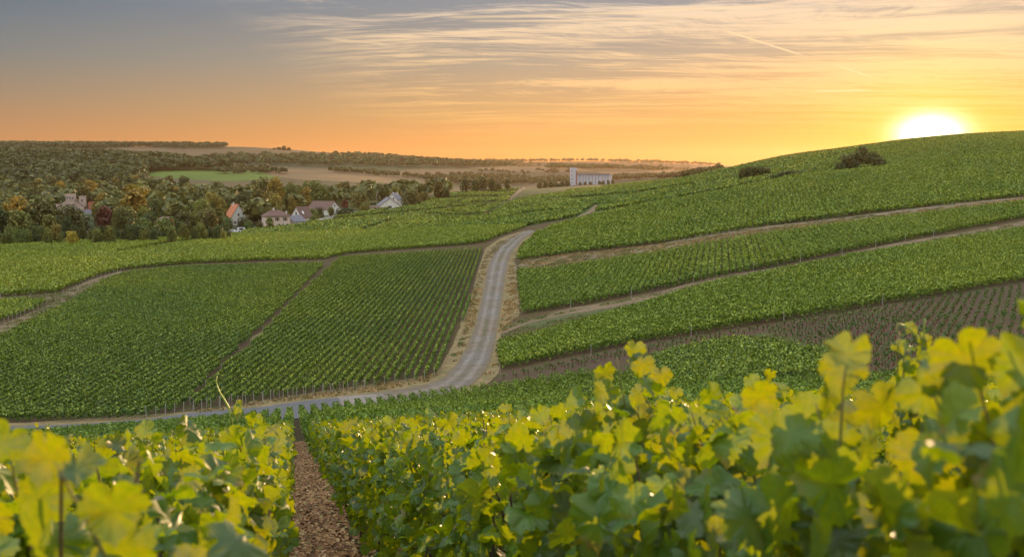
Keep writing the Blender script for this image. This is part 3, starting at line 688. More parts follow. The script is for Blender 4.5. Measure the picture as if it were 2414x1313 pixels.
# ------------------------------------------------------------------ near vines: rows run downhill, an aisle between them
DN = math.atan(-0.229)
dn = np.array([sin(DN), cos(DN)]); pn = np.array([cos(DN), -sin(DN)])
def end_y(s):
    u = CU + F * s
    return np.interp(u, [-300, 300, 600, 800, 1000, 1200, 1400, 1500, 1700, 2100, 2500], [76, 82, 91, 96, 99, 102, 96, 86, 74, 64, 64])
HV = 1.29
def near_row(i, side, x0):
    ts = np.arange(-2.0, 112, 0.25)
    xx = x0 + dn[0] * ts; yy = dn[1] * ts
    s = xx / np.maximum(yy, 0.5)
    m = 0.56 + 1.6 / np.maximum(yy, 0.4)
    ok = (np.abs(s) < m) & (yy < end_y(s)) & (yy > -1.5)
    ok &= (yy > 0.75) | (np.abs(xx) > 0.55)
    if ok.sum() < 10: return None
    e = np.flatnonzero(np.diff(np.r_[0, ok.astype(int), 0])); k = np.argmax(e[1::2] - e[::2]); ok[:] = False; ok[e[::2][k]:e[1::2][k]] = True
    t = ts[ok]; ymid = float(np.median(yy[ok]))
    ox, oy = float(xx[ok][0]), float(yy[ok][0]); oz = float(H(ox, oy)); O = np.array([ox, oy, oz])
    root = empty('vine_row', (ox, oy, oz))
    bandsV, bandsF, bandsU, base = [], [], [], 0
    groups = []
    for (a, b, dens, size, temps) in ((-3, 7, 330, 0.096, T_NEAR), (7, 16, 270, 0.10, T_MID), (16, 34, 150, 0.12, T_LOW), (34, 120, 70, 0.19, None)):
        tt = t[(t * dn[1] >= a) & (t * dn[1] < b)]
        if len(tt) == 0: continue
        if i > 3 and a < 0: dens = 170
        if i > 2 and a >= 7 and b <= 34: dens = dens * 0.7
        if a >= 34 and i > 6: dens = 55
        n = int(len(tt) * 0.25 * dens); q = R.choice(tt, n) + R.uniform(0, 0.25, n)
        lat = R.normal(size=n) * 0.15; lat = np.where(R.random(n) < 0.5, np.sign(lat) * (0.13 + np.abs(lat) * 0.45), lat)
        lat = np.clip(lat, -0.2, 0.2) * np.where(R.random(n) < 0.04, 1.3, 1.0) + 0.03 * np.sin(q * 1.7 + i) + 0.02 * np.sin(q * 4.3 + 2 * i)
        hv = HV * (1 + 0.035 * np.sin(q * 2.7 + i) + 0.03 * np.sin(q * 6.1 + 2 * i)) + R.normal(size=n) * 0.03
        hh = 0.22 + (hv - 0.22) * R.beta(1.5, 0.95, size=n)
        top = R.random(n) < 0.12; hh = np.where(top, hv + np.abs(R.normal(size=n)) * 0.045, hh)
        x = x0 + dn[0] * q + pn[0] * lat; y = dn[1] * q + pn[1] * lat
        P = np.stack([x, y, H(x, y) + hh], -1)
        sz = size * R.uniform(0.6, 1.25, n) * np.where(top, 0.75, 1.0)
        keep = (np.linalg.norm(P, axis=1) > 0.62)
        P = P[keep]; sz = sz[keep]; lat = lat[keep]
        bias = np.stack([pn[0] * np.sign(lat), pn[1] * np.sign(lat), 0.55 + 0 * lat], -1) * 0.95
        if temps is None:
            V, Fq = diamonds(P, sz, bias); groups.append(('far', V, Fq, None))
        else:
            V, Fq, U = leaves(P, sz, bias, temps, 1.0); groups.append(('near' if temps is T_NEAR else 'mid', V, Fq, U))
    # near and mid foliage are triangles; far foliage quads
    tri = [g for g in groups if g[3] is not None]; qd = [g for g in groups if g[3] is None]
    if tri:
        V = np.vstack([g[1] for g in tri]); offs = np.cumsum([0] + [len(g[1]) for g in tri])[:-1]
        Fq = np.vstack([g[2] + o for g, o in zip(tri, offs)]); U = np.vstack([g[3] for g in tri])
        mi = np.concatenate([np.full(len(g[2]), 0 if g[0] == 'near' else 1) for g in tri])
        o = link('foliage', fast_mesh('foliage', V - O, Fq, [M['leaf_near'], M['leaf_mid']], uv=U, smooth=True, midx=mi), root)
    if qd:
        V, Fq = qd[0][1], qd[0][2]
        link('foliage', fast_mesh('foliage', V - O, Fq, M['leaf_plot']), root)
    # trunks and stakes of the nearer stretch
    mb = MB(); st = []
    tmin, tmax = float(t.min()), float(min(t.max(), 26))
    if i <= 4 and tmax > tmin:
        for k, q in enumerate(np.arange(tmin + 0.3, tmax, 1.05)):
            x = x0 + dn[0] * q + R.normal() * 0.02; y = dn[1] * q; 
            if math.hypot(x, y) < 0.5: continue
            z = float(H(x, y)); pts = [(x - ox + R.normal() * 0.02, y - oy + R.normal() * 0.02, z - oz + h) for h in (-0.05, 0.2, 0.42, 0.6)]
            mb.tube(pts, [0.03, 0.024, 0.02, 0.016], 6)
            for h2 in (0.35, 0.5):
                for sg in (-1, 1):
                    p0 = np.array(pts[2]); p1 = p0 + np.array([dn[0], dn[1], 0]) * sg * 0.35 + np.array([R.normal() * 0.05, 0, 0.28]); p2 = p1 + np.array([R.normal() * 0.06, R.normal() * 0.06, 0.42])
                    mb.tube([p0, p1, p2], [0.009, 0.006, 0.004], 5)
            if i <= 2 and y < 12:
                for c_ in range(4):
                    q2 = q + R.uniform(-0.5, 0.5); l0 = R.normal() * 0.05; l1 = R.uniform(-0.2, 0.2)
                    cp = []
                    for kk in (0.0, 0.35, 0.7, 1.0):
                        lt = l0 + (l1 - l0) * kk; xx_ = x0 + dn[0] * (q2 + kk * 0.12) + pn[0] * lt; yy_ = dn[1] * (q2 + kk * 0.12) + pn[1] * lt
                        cp.append((xx_ - ox, yy_ - oy, float(H(xx_, yy_)) - oz + 0.55 + kk * R.uniform(0.74, 0.9)))
                    if math.hypot(cp[2][0] + ox, cp[2][1] + oy) > 0.7: mb.tube(cp, [0.005, 0.0042, 0.0034, 0.002], 5)
            mb.build('vine_trunk', M['stem'], root); mb = MB()
            if k % 4 == 1 and k < 24:
                s_ = MB().tube([(x - ox, y - oy, z - oz - 0.1), (x - ox, y - oy, z - oz + 1.3)], 0.022, 6); s_.build('stake', M['stake'], root)
    return root
PITCHX = 1.1 * math.sqrt(1 + 0.229 ** 2)
AX = 0.258
NEAR = {}
for side, sg in (('right', 1), ('left', -1)):
    n = 0
    for i in range(1, 100):
        x0 = AX + sg * (PITCHX * 0.5 + (i - 1) * PITCHX)
        yy = np.arange(1, 100, 1.0); s = (x0 - 0.229 * yy) / yy
        if not np.any((np.abs(s) < 0.55) & (yy < end_y(s))): continue
        if side == 'left' and i > 30: break
        r = near_row(i, side, x0)
        if r is None: continue
        n += 1; NEAR[(side, i)] = r
        lb = '%s vine row to the %s of the leaf strewn aisle' % (ordinal(n), side)
        tag(r, lb, 'vine row', 'vine rows of the near slope')

# hand placed shoots that stand above the hedge tops
def at(u, v, y):
    k = (CV - v) / F; den = cos(PITCH) + k * sin(PITCH)
    return np.array([(u - CU) / F / den * y, y, T_of_v(v) * y])
def shoot(side, i, tip, drop, lsize, n, leafmat='leaf_near', droop=0.0, curl=0.0):
    root = NEAR[(side, i)]; O = np.array(root.location)
    tip = np.array(tip); base = tip + np.array([R.normal() * 0.05, 0.03, -drop])
    ks = np.linspace(0, 1, 9)
    pts = np.array([base + (tip - base) * k + np.array([sin(k * 3.0 + i) * 0.03, 0, 0]) * (1 + curl) for k in ks])
    MB().tube([tuple(p - O) for p in pts], [0.0032 * (1.15 - 0.75 * k) for k in ks], 6).build('shoot', M['shoot'], root, smooth=True)
    P, S, nr = [], [], []
    for j in range(n):
        k = 0.08 + 0.92 * j / max(1, n - 1); p = base + (tip - base) * k
        a = j * 2.4 + R.uniform(-0.4, 0.4); off = np.array([cos(a), sin(a) * 0.5, 0.25]) * lsize * 0.55
        P.append(p + off); S.append(lsize * (1.12 - 0.6 * k) * R.uniform(0.85, 1.15)); nr.append([cos(a) * 0.5 + R.normal() * 0.35, -0.75 + R.normal() * 0.5, 0.35 + R.normal() * 0.3])
    P, S, nr = np.array(P), np.array(S), np.array(nr)
    nr /= np.linalg.norm(nr, axis=1, keepdims=True)
    t = np.array([[R.normal() * 0.5, R.normal() * 0.3, -0.8] for _ in range(n)]); t -= nr * (t * nr).sum(1, keepdims=True); t /= np.linalg.norm(t, axis=1, keepdims=True)
    V, Fq, U = leaves(P, S, None, T_NEAR, frm=(nr, t, np.cross(t, nr)))
    link('shoot_leaves', fast_mesh('shoot_leaves', V - O, Fq, M[leafmat], uv=U, smooth=True), root)
for side, i, u, v, y, drop, ls, n in (
    ('right', 1, 1475, 842, 2.55, 0.38, 0.10, 12), ('right', 1, 1530, 905, 2.65, 0.34, 0.105, 12), ('right', 1, 1395, 935, 2.35, 0.3, 0.11, 11), ('right', 1, 1650, 955, 2.1, 0.3, 0.11, 12),
    ('right', 1, 1800, 890, 2.9, 0.3, 0.085, 11), ('right', 1, 2035, 850, 1.3, 0.3, 0.10, 8), ('right', 1, 1960, 950, 1.4, 0.3, 0.10, 8), ('right', 2, 2150, 785, 2.2, 0.4, 0.055, 20), ('right', 2, 2165, 810, 2.15, 0.3, 0.06, 16),
    ('right', 1, 2230, 890, 1.2, 0.3, 0.095, 8), ('right', 1, 2330, 795, 1.12, 0.32, 0.105, 9), ('right', 1, 2420, 820, 1.15, 0.3, 0.11, 9), ('right', 1, 1880, 965, 1.5, 0.25, 0.115, 10),
    ('right', 1, 1210, 970, 4.0, 0.3, 0.08, 10), ('right', 1, 1590, 940, 3.1, 0.3, 0.09, 12), ('right', 1, 1730, 965, 2.4, 0.3, 0.10, 11), ('right', 1, 1310, 975, 3.0, 0.3, 0.10, 11),
    ('left', 1, 300, 1030, 2.6, 0.25, 0.10, 9), ('left', 1, 60, 1060, 1.3, 0.3, 0.10, 8), ('left', 1, 180, 1090, 1.1, 0.25, 0.10, 8), ('left', 3, 100, 1005, 8.0, 0.3, 0.09, 10)):
    shoot(side, i, at(u, v, y), drop, ls, n)
def tendril(side, i, pts, y, r):
    root = NEAR[(side, i)]; O = np.array(root.location)
    P = [at(u, v, y) - O for u, v in pts]
    MB().tube([tuple(p) for p in P], [r * (1 - 0.7 * k / len(P)) for k in range(len(P))], 5).build('tendril', M['tendril'], root, smooth=True)
M['tendril'] = plain('tendril_green', (0.30,0.38,0.06), 0.5, 0.3, 0.2, 20)
tendril('left', 2, [(546,1000),(543,975),(538,958),(528,940),(518,925),(512,910),(509,897),(512,886)], 6.0, 0.008)
tendril('left', 2, [(545,985),(552,968),(560,955),(557,942)], 6.0, 0.003)
shoot('left', 2, at(548, 955, 6.0), 0.12, 0.085, 4)
tendril('right', 2, [(2160,800),(2150,780),(2135,768),(2118,762),(2112,775),(2122,790),(2140,785)], 2.2, 0.0022)
tendril('right', 2, [(2176,810),(2180,790),(2178,770),(2182,752)], 2.2, 0.0022)

# litter of dead leaves in the aisle
m, N = new_mat('dead_leaf')
g = N.n('ShaderNodeNewGeometry').outputs['Random Per Island']
c = N.ramp(g, [(0.0, (0.09,0.042,0.02,1)), (0.4, (0.21,0.10,0.042,1)), (0.75, (0.33,0.185,0.08,1)), (0.93, (0.46,0.31,0.16,1)), (1.0, (0.16,0.20,0.05,1))])
finish(N, principled(N, c, 0.8, 0.3)); M['dead_leaf'] = m
n = 26000
yy = 3.0 + 50 * R.random(n) ** 1.7; off = R.normal(size=n) * 0.3
x = AX - 0.229 * yy + off * 1.0
P = np.stack([x, yy, H(x, yy) + 0.008 + R.random(n) * 0.03], -1)
V, Fq, U = leaves(P, R.uniform(0.022, 0.075, n), np.array([0, 0, 1.6]), T_LOW, 0.5)
tag(link('leaf_litter', fast_mesh('leaf_litter', V, Fq, M['dead_leaf'])), 'brown dead leaves and chips covering the soil of the aisle', 'leaf litter', None, 'stuff')

# ------------------------------------------------------------------ young vines with red guards
M['guard'] = plain('guard_red', (0.17,0.045,0.03), 0.6, 0.3, 0.3, 2)
M['young_leaf'] = leaf_mat('young_leaf', [(0.035,0.070,0.017),(0.070,0.119,0.025)], (0.098, 0.147, 0.015), 0.25)
YA = radians(76); yd = np.array([sin(YA), cos(YA)]); yp = np.array([cos(YA), -sin(YA)])
a, b = np.meshgrid(np.arange(-140, 10, 1.25), np.arange(-40, 140, 1.15), indexing='ij')
yx = yp[0] * a + yd[0] * b + R.normal(size=a.shape) * 0.06; yyv = yp[1] * a + yd[1] * b + R.normal(size=a.shape) * 0.06
P_YV = [(1178,896),(1190,886),(1500,822),(1800,772),(2414,676),(2700,630),(2700,930),(2300,930),(2030,880),(1965,836),(1800,783),(1600,818),(1400,860)]
ok = in_plot(yx, yyv, P_YV, (60, 135)); yx, yyv = yx[ok], yyv[ok]; yz = H(yx, yyv)
uu, vv = project(yx, yyv, yz)
vis = (uu > -20) & (uu < 2434) & (vv < 905 - np.clip((uu - 2000) / 400, 0, 1) * 90)
order = np.argsort(np.where(vis, yyv, 1e9))
r_ = np.random.default_rng(3)
def tuft(nl, s):
    P = r_.normal(size=(nl, 3)) * np.array([0.09, 0.09, 0.10]) * s + np.array([0, 0, 0.42 * s + 0.08]); return P
yroot = None; protoy = []
for q in range(4):
    rt = empty('young_vine', (0, 0, 0))
    MB().tube([(0, 0, -0.05), (0, 0, 0.22), (0.0, 0.0, 0.42)], [0.05, 0.05, 0.045], 6).build('guard_tube', M['guard'], rt)
    V, Fq = diamonds(tuft(9 + 6 * q, 1.0 + 0.15 * q), R.uniform(0.1, 0.2, 9 + 6 * q), np.array([0, 0, 0.5]))
    link('foliage', fast_mesh('foliage', V, Fq, M['young_leaf']), rt); protoy.append(rt)
def copy_tree(o, parent=None):
    c_ = o.copy(); COL.objects.link(c_); c_.parent = parent
    for ch in list(o.children): copy_tree(ch, c_)
    return c_
used = set()
sel = order[:300]; sel = sorted(sel, key=lambda j: (round(float(yyv[j] * yp[1] + yx[j] * yp[0]) / 1.25), uu[j]))
for k, j in enumerate(sel):
    big = 0 if uu[j] < 1700 else int(min(3, 1 + R.integers(0, 3)))
    o = protoy[big] if big not in used else copy_tree(protoy[big]); used.add(big)
    o.location = (float(yx[j]), float(yyv[j]), float(yz[j])); o.rotation_euler = (0, 0, R.uniform(0, 6.28)); sc = R.uniform(0.8, 1.2); o.scale = (sc, sc, sc)
    tag(o, 'young vine in a red guard tube on the bare brown strip left of the bend' if uu[j] < 1700 else 'young leafy vine with red guard tube in the bare brown plot at the right', 'young vine', 'young vines on bare soil')
for q, rt in enumerate(protoy):
    if q not in used:
        for ch in list(rt.children): bpy.data.objects.remove(ch)
        bpy.data.objects.remove(rt)
rest = order[300:]; rest = [j for j in rest]
gx_, gy_, gz_ = yx[rest], yyv[rest], yz[rest]
if len(rest):
    n = len(rest); a6 = np.arange(5) * 2 * pi / 5; ring = np.stack([np.cos(a6) * 0.045, np.sin(a6) * 0.045], -1)
    lo = np.concatenate([np.broadcast_to(ring, (n, 5, 2)) + np.stack([gx_, gy_], -1)[:, None], np.repeat((gz_ - 0.03)[:, None, None], 5, 1)], -1)
    hi = lo.copy(); hi[..., 2] += 0.42
    V1 = np.concatenate([lo, hi], 1).reshape(-1, 3); bi = (np.arange(n) * 10)[:, None, None]
    F1 = (np.array([(i, (i + 1) % 5, 5 + (i + 1) % 5, 5 + i) for i in range(5)])[None] + bi).reshape(-1, 4)
    nl = 20; gg = np.repeat(np.stack([gx_, gy_, gz_ + 0.45], -1), nl, 0); P = gg + R.normal(size=gg.shape) * np.array([0.11, 0.11, 0.11])
    V2, F2 = diamonds(P, R.uniform(0.1, 0.2, len(P)), np.array([0, 0, 0.5]))
    me = fast_mesh('young_vines', np.vstack([V1, V2]), np.vstack([F1, F2 + len(V1)]), [M['guard'], M['young_leaf']], midx=np.r_[np.zeros(len(F1)), np.ones(len(F2))])
    tag(link('young_vineyard', me), 'rest of the newly planted vines on brown soil below the lower terrace', 'young vines', None, 'stuff')

# ------------------------------------------------------------------ trees
def tree_leaf(name, cols, trans):
    return leaf_mat(name, cols, trans, 0.22, 0.6, 0.25, obj_rand=0.22, big=0.15)
TM = {'dark': tree_leaf('foliage_dark', [(0.020,0.040,0.013),(0.040,0.073,0.021),(0.068,0.104,0.030)], (0.054, 0.081, 0.017)),
      'olive': tree_leaf('foliage_olive', [(0.036,0.054,0.018),(0.073,0.099,0.030),(0.117,0.140,0.040)], (0.108, 0.118, 0.022)),
      'green': tree_leaf('foliage_green', [(0.040,0.076,0.022),(0.076,0.126,0.033),(0.107,0.163,0.045)], (0.108, 0.152, 0.022)),
      'gold': tree_leaf('foliage_gold', [(0.069,0.075,0.020),(0.131,0.131,0.027),(0.194,0.181,0.037)], (0.30, 0.26, 0.03)),
      'russet': tree_leaf('foliage_russet', [(0.062,0.025,0.018),(0.107,0.045,0.027)], (0.118, 0.038, 0.017)),
      'lime': tree_leaf('foliage_lime', [(0.234,0.261,0.036),(0.343,0.360,0.054)], (0.270, 0.297, 0.027))}
M['bark'] = plain('bark', (0.085,0.065,0.05), 0.9, 0.1, 0.4, 4, 0.4)
def crown_mesh(seed, nblob, nleaf, leaf, shape):
    """unit tree: total height 1, crown from shape[0] to 1, half width shape[1]"""
    r = np.random.default_rng(seed); z0, hw, tip = shape
    cen, rad = [], []
    for i in range(nblob):
        k = (i + 0.5) / nblob; z = z0 + (1 - z0) * (0.12 + 0.76 * k)
        w = hw * (1 - tip * k ** 1.6) * (0.35 + 0.65 * min(1, k * 3 + 0.35)); a = i * 2.4 + r.uniform(-0.5, 0.5)
        rr = r.uniform(0.35, 0.9) * w * 0.75
        cen.append((cos(a) * rr, sin(a) * rr, z)); rad.append(r.uniform(0.40, 0.62) * hw * (1 - 0.45 * tip * k))
    cen, rad = np.array(cen), np.array(rad)
    pk = r.choice(nblob, nleaf, p=rad ** 2 / (rad ** 2).sum())
    d = r.normal(size=(nleaf, 3)); d /= np.linalg.norm(d, axis=1, keepdims=True)
    P = cen[pk] + d * rad[pk][:, None] * r.uniform(0.72, 1.08, nleaf)[:, None]
    P[:, 2] = np.clip(P[:, 2], z0 * 0.7, 1.02)
    return P, d, leaf * r.uniform(0.6, 1.4, nleaf)
def trunk(mb, z0, top, r):
    mb.tube([(0, 0, -0.03), (0.003, 0, z0), (0.0, 0.004, top)], [r, r * 0.75, r * 0.25], 6)
    for a in (0.4, 2.3, 4.4):
        mb.tube([(0, 0, z0 * 0.9), (cos(a) * 0.09, sin(a) * 0.09, z0 + 0.16), (cos(a) * 0.16, sin(a) * 0.16, z0 + 0.32)], [r * 0.5, r * 0.35, r * 0.15], 5)
SHAPES = {'round': (0.16, 0.38, 0.35), 'broad': (0.12, 0.50, 0.30), 'tall': (0.10, 0.27, 0.55), 'cone': (0.06, 0.20, 0.92), 'bush': (0.0, 0.62, 0.45)}
PROTO = {}
def proto(shape, k):
    key = (shape, k)
    if key not in PROTO:
        P, d, S = crown_mesh(hash(shape) % 7 * 0 + 100 + k * 17 + len(shape) * 3, 13 if shape != 'cone' else 16, 1500, 0.062 if shape != 'bush' else 0.085, SHAPES[shape])
        Rst = R.bit_generator.state
        V, Fq = diamonds(P, S, d * 1.3 + np.array([0, 0, 0.3]), 0.7)
        mb = MB(); trunk(mb, max(0.05, SHAPES[shape][0]), 0.72, 0.018 if shape != 'bush' else 0.012)
        tm = bpy.data.meshes.new('trunk'); tm.from_pydata(mb.v, [], mb.f); tm.materials.append(M['bark']); tm.update()
        PROTO[key] = (V, Fq, tm, {})
    return PROTO[key]
def crown_for(shape, k, mat):
    V, Fq, tm, d = proto(shape, k)
    if mat not in d: d[mat] = fast_mesh('crown', V, Fq, TM[mat])
    return d[mat], tm
TREES = []
def tree(x, y, h, w, shape, mat, label, group, cat='tree', name='broadleaf_tree'):
    k = int(R.integers(0, 3)); cm_, tm = crown_for(shape, k, mat)
    z = float(H(x, y)); o = empty(name, (x, y, z - 0.1), R.uniform(0, 6.28)); hw = SHAPES[shape][1]
    sxy = w / (2 * hw * 1.15); o.scale = (sxy, sxy, h)
    link('trunk', tm, o); link('crown', cm_, o); tag(o, label, cat, group); TREES.append(o); return o
def tree_px(u, vtop, y, wpx, shape, mat, label, group=None, **kw):
    x = (u - CU) / F / 0.995 * y; z = float(H(x, y)); h = max(1.5, T_of_v(vtop) * y - z)
    return tree(x, y, h, wpx / F * y, shape, mat, label, group, **kw)
# trees one can pick out
tree_px(325, 428, 425, 98, 'tall', 'gold', 'tall golden lit tree rising highest out of the valley wood')
tree_px(292, 470, 432, 60, 'round', 'olive', 'dark olive tree leaning against the left side of the tall golden tree')
tree_px(242, 457, 520, 45, 'round', 'gold', 'pale gold rounded tree right of the castle like villa')
tree_px(236, 484, 500, 30, 'broad', 'olive', 'small olive tree in front of the annex of the castle like villa')
tree_px(178, 486, 420, 112, 'broad', 'dark', 'large dark dome shaped tree standing in front of the castle like villa')
tree_px(105, 472, 415, 80, 'round', 'olive', 'olive tree left of the large dark dome shaped tree')
tree_px(40, 465, 405, 100, 'broad', 'gold', 'wide yellowing tree near the left edge of the picture')
tree_px(-15, 470, 400, 90, 'round', 'dark', 'dark tree cut by the left edge of the picture')
tree_px(138, 528, 366, 32, 'tall', 'gold', 'slim brownish gold tree beside the lime yellow bush')
tree_px(174, 546, 350, 38, 'bush', 'lime', 'bright lime yellow bush at the edge of the pale vineyard', cat='bush', name='bush')
tree_px(255, 487, 400, 60, 'round', 'russet', 'dark russet tree between the dome shaped tree and the golden tree')
tree_px(303, 512, 385, 45, 'round', 'gold', 'low golden topped tree in front of the tall golden tree')
tree_px(345, 515, 380, 60, 'broad', 'green', 'green rounded tree below the tall golden tree')
tree_px(395, 512, 382, 70, 'broad', 'green', 'wide green tree in front of the shed roofs')
tree_px(438, 497, 388, 60, 'round', 'dark', 'dark green tree right of the shed roofs')
tree_px(480, 492, 392, 48, 'round', 'olive', 'olive tree with sunlit top two trees left of the white gabled house')
tree_px(503, 492, 396, 40, 'round', 'dark', 'dark rounded tree just left of the white gabled house')
tree_px(455, 475, 450, 30, 'cone', 'dark', 'dark conical conifer behind the olive tree', name='conifer')
tree_px(492, 462, 520, 30, 'tall', 'gold', 'narrow golden tree above the white gabled house')
tree_px(622, 418, 560, 52, 'round', 'olive', 'tall olive tree behind the pink house')
tree_px(655, 418, 555, 56, 'round', 'gold', 'tall golden tree behind the pink house')
tree_px(655, 458, 500, 44, 'round', 'gold', 'bright yellow tree just above the pink house roof')
tree_px(692, 462, 510, 28, 'round', 'gold', 'rounded yellow tree above the small white gable')
tree_px(575, 452, 540, 60, 'broad', 'dark', 'broad dark tree right of the white gabled house')
tree_px(600, 470, 500, 44, 'round', 'olive', 'olive tree filling the gap left of the pink house')
tree_px(817, 470, 545, 26, 'round', 'russet', 'dark red leaved tree beside the long white house')
tree_px(850, 452, 600, 50, 'broad', 'olive', 'broad tree with golden top right of the red leaved tree')
tree_px(862, 478, 560, 34, 'bush', 'green', 'green garden bush in front of the broad golden topped tree', cat='bush', name='bush')
tree_px(783, 487, 530, 22, 'round', 'green', 'small garden tree against the long white house')
tree_px(757, 489, 525, 26, 'bush', 'dark', 'dark hedge bush below the long roof', cat='bush', name='bush')
tree_px(740, 492, 500, 34, 'round', 'green', 'green tree right of the small white gable')
tree_px(742, 507, 478, 26, 'bush', 'green', 'low round bush beside the village street', cat='bush', name='bush')
tree_px(815, 490, 530, 60, 'bush', 'dark', 'long clipped hedge bush below the white sign', cat='bush', name='bush')
tree_px(640, 512, 438, 26, 'round', 'green', 'small garden tree in front of the pink house')
tree_px(590, 520, 430, 30, 'bush', 'green', 'bush by the parked white vehicles', cat='bush', name='bush')
tree_px(615, 522, 432, 24, 'bush', 'dark', 'dark bush at the left corner of the pink house', cat='bush', name='bush')
tree_px(970, 448, 600, 58, 'broad', 'dark', 'big dark rounded tree right of the last village house')
tree_px(935, 440, 640, 40, 'round', 'gold', 'golden tree behind the last village house')
tree_px(1000, 452, 640, 40, 'round', 'gold', 'golden bushy tree between the big dark tree and the lone tree')
tree_px(1035, 424, 660, 34, 'tall', 'olive', 'lone upright tree at the far end of the village vines')
tree_px(1052, 443, 670, 26, 'bush', 'dark', 'low bush right of the lone upright tree', cat='bush', name='bush')
for u, vt, w, k in ((1098,420,28,'round'),(1122,424,26,'round'),(1140,417,34,'broad'),(1160,420,26,'round'),(1176,432,20,'bush'),(1196,422,22,'round')):
    tree_px(u, vt, 760, w, k, 'dark', '%s tree from the left in the dark clump on the crest left of the silo' % ordinal([1098,1122,1140,1160,1176,1196].index(u) + 1), 'dark clump on the crest')
for j, u in enumerate(range(1272, 1348, 13)):
    tree_px(u, 430 - (j % 3) * 2, 1040, 18, 'bush', 'dark', '%s bush from the left in the low hedge that ends at the silo' % ordinal(j + 1), 'hedge beside the silo', cat='bush', name='bush')
for j, (u, vt) in enumerate(((1366,430),(1378,428),(1390,429),(1412,427),(1420,426),(1432,425),(1442,424))):
    tree_px(u, vt, 1040, 11, 'bush', 'dark', '%s small bush from the left along the foot of the silo' % ordinal(j + 1), 'bushes at the foot of the silo', cat='bush', name='bush')
tree_px(1152, 508, 500, 40, 'bush', 'russet', 'reddish brown scrub in the hollow among the far vineyards', cat='bush', name='bush')
tree_px(1110, 515, 505, 40, 'bush', 'dark', 'dark green scrub left of the reddish brown scrub', cat='bush', name='bush')
for j, (u, vt, y, w, k) in enumerate(((1988,366,372,58,'bush'),(2008,356,384,50,'round'),(2022,345,396,42,'round'),(2045,358,380,56,'broad'),(2062,372,366,48,'bush'),(1972,384,366,34,'bush'))):
    tree_px(u, vt, y, w, k, 'dark', ('low left shoulder bush','inner left tree','tallest middle tree','broad right tree','right shoulder bush','outermost left bush')[j] + ' of the dark thicket on the slope left of the sun', 'dark thicket left of the sun')
for j, (u, vt, w) in enumerate(((1818,408,20),(1838,402,24),(1855,399,28),(1873,400,28),(1892,399,30),(1908,404,24),(1930,406,18),(1948,403,18))):
    tree_px(u, vt + 4, 386, w * 2.0, 'bush', 'dark', '%s bush from the left in the hedge above the upper terrace' % ordinal(j + 1), 'hedge above the upper terrace', cat='bush', name='bush')
for j, (u, vt, w) in enumerate(((1744,395,12),(1756,392,16),(1770,391,18),(1786,391,18),(1802,394,16))):
    tree_px(u, vt + 2, 425, w * 2.0, 'bush', 'dark', '%s bush from the left in the hedge where the hill meets the skyline' % ordinal(j + 1), 'hedge at the foot of the hill', cat='bush', name='bush')
for j, (u, vt, w) in enumerate(((654,349,14),(665,347,16),(677,344,16),(688,348,14))):
    tree_px(u, vt, 2650, w, 'bush', 'dark', '%s tree from the left in the tiny clump on the bare skyline hill' % ordinal(j + 1), 'clump on the skyline hill')
# ranks of the valley wood
HOLES = [(122,440,242,506,640),(526,472,584,518,505),(376,490,412,516,470),(615,485,735,535,470),(735,458,806,492,550),(815,488,900,500,540),(890,448,950,495,590),(700,508,735,522,450),(543,516,605,534,440)]
def blocked(x, y, h, w):
    z = float(H(x, y)); u1, v1 = project(x, y, z + h); _, v2 = project(x, y, z); hw = w / 2 / y * F
    for a, b, c_, d_, yy_ in HOLES:
        if y < yy_ and u1 + hw > a and u1 - hw < c_ and v1 < d_ and v2 > b: return True
        if abs(y - yy_) < 14 and u1 > a - 5 and u1 < c_ + 5: return True
    return False
def rank(n, ymin, ymax, umin, umax, hmin, hmax, mats, where, group, poly=None, shapes=('round','broad','round','tall')):
    pts = []; tries = 0
    while len(pts) < n and tries < n * 60:
        tries += 1; u = R.uniform(umin, umax); y = R.uniform(ymin, ymax); x = (u - CU) / F * y
        uu_, vv_ = project(x, y, H(x, y))
        if poly is not None and not bool(in_poly(np.array([uu_]), np.array([vv_]), poly)[0]): continue
        h = R.uniform(hmin, hmax); w = h * R.uniform(0.6, 0.95)
        if blocked(x, y, h, w): continue
        if any((x - a) ** 2 + (y - b) ** 2 < (0.30 * (w + w2)) ** 2 for a, b, w2 in pts): continue
        pts.append((x, y, w)); 
        pts[-1] = (x, y, w); TRQ.append((uu_, x, y, h, w, mats[int(R.integers(0, len(mats)))], shapes[int(R.integers(0, len(shapes)))], where, group))
TRQ = []
W_ALL = [(-900,700),(-900,300),(0,360),(200,372),(330,374),(420,385),(520,398),(560,405),(420,402),(345,408),(325,440),(520,466),(700,474),(1000,462),(1060,455),(1040,466),(960,476),(900,480),(740,500),(640,520),(560,556),(400,565),(0,590)]
rank(62, 349, 384, -60, 560, 3.5, 7.0, ['green','green','dark'], 'in the low front rank along the pale vineyard', 'front rank of the valley wood', shapes=('bush',))
rank(46, 372, 470, -120, 560, 9, 15, ['dark','dark','olive','green'], 'in the second rank of the valley wood', 'second rank of the valley wood')
rank(70, 470, 700, -260, 1010, 12, 19, ['dark','olive','olive','gold','green','dark'], 'in the middle of the valley wood', 'middle of the valley wood', poly=W_ALL)
rank(72, 700, 1050, -420, 1050, 12, 18, ['olive','dark','gold','olive','dark','green'], 'at the back of the valley wood', 'back of the valley wood', poly=W_ALL)
from collections import defaultdict
gcount = defaultdict(int)
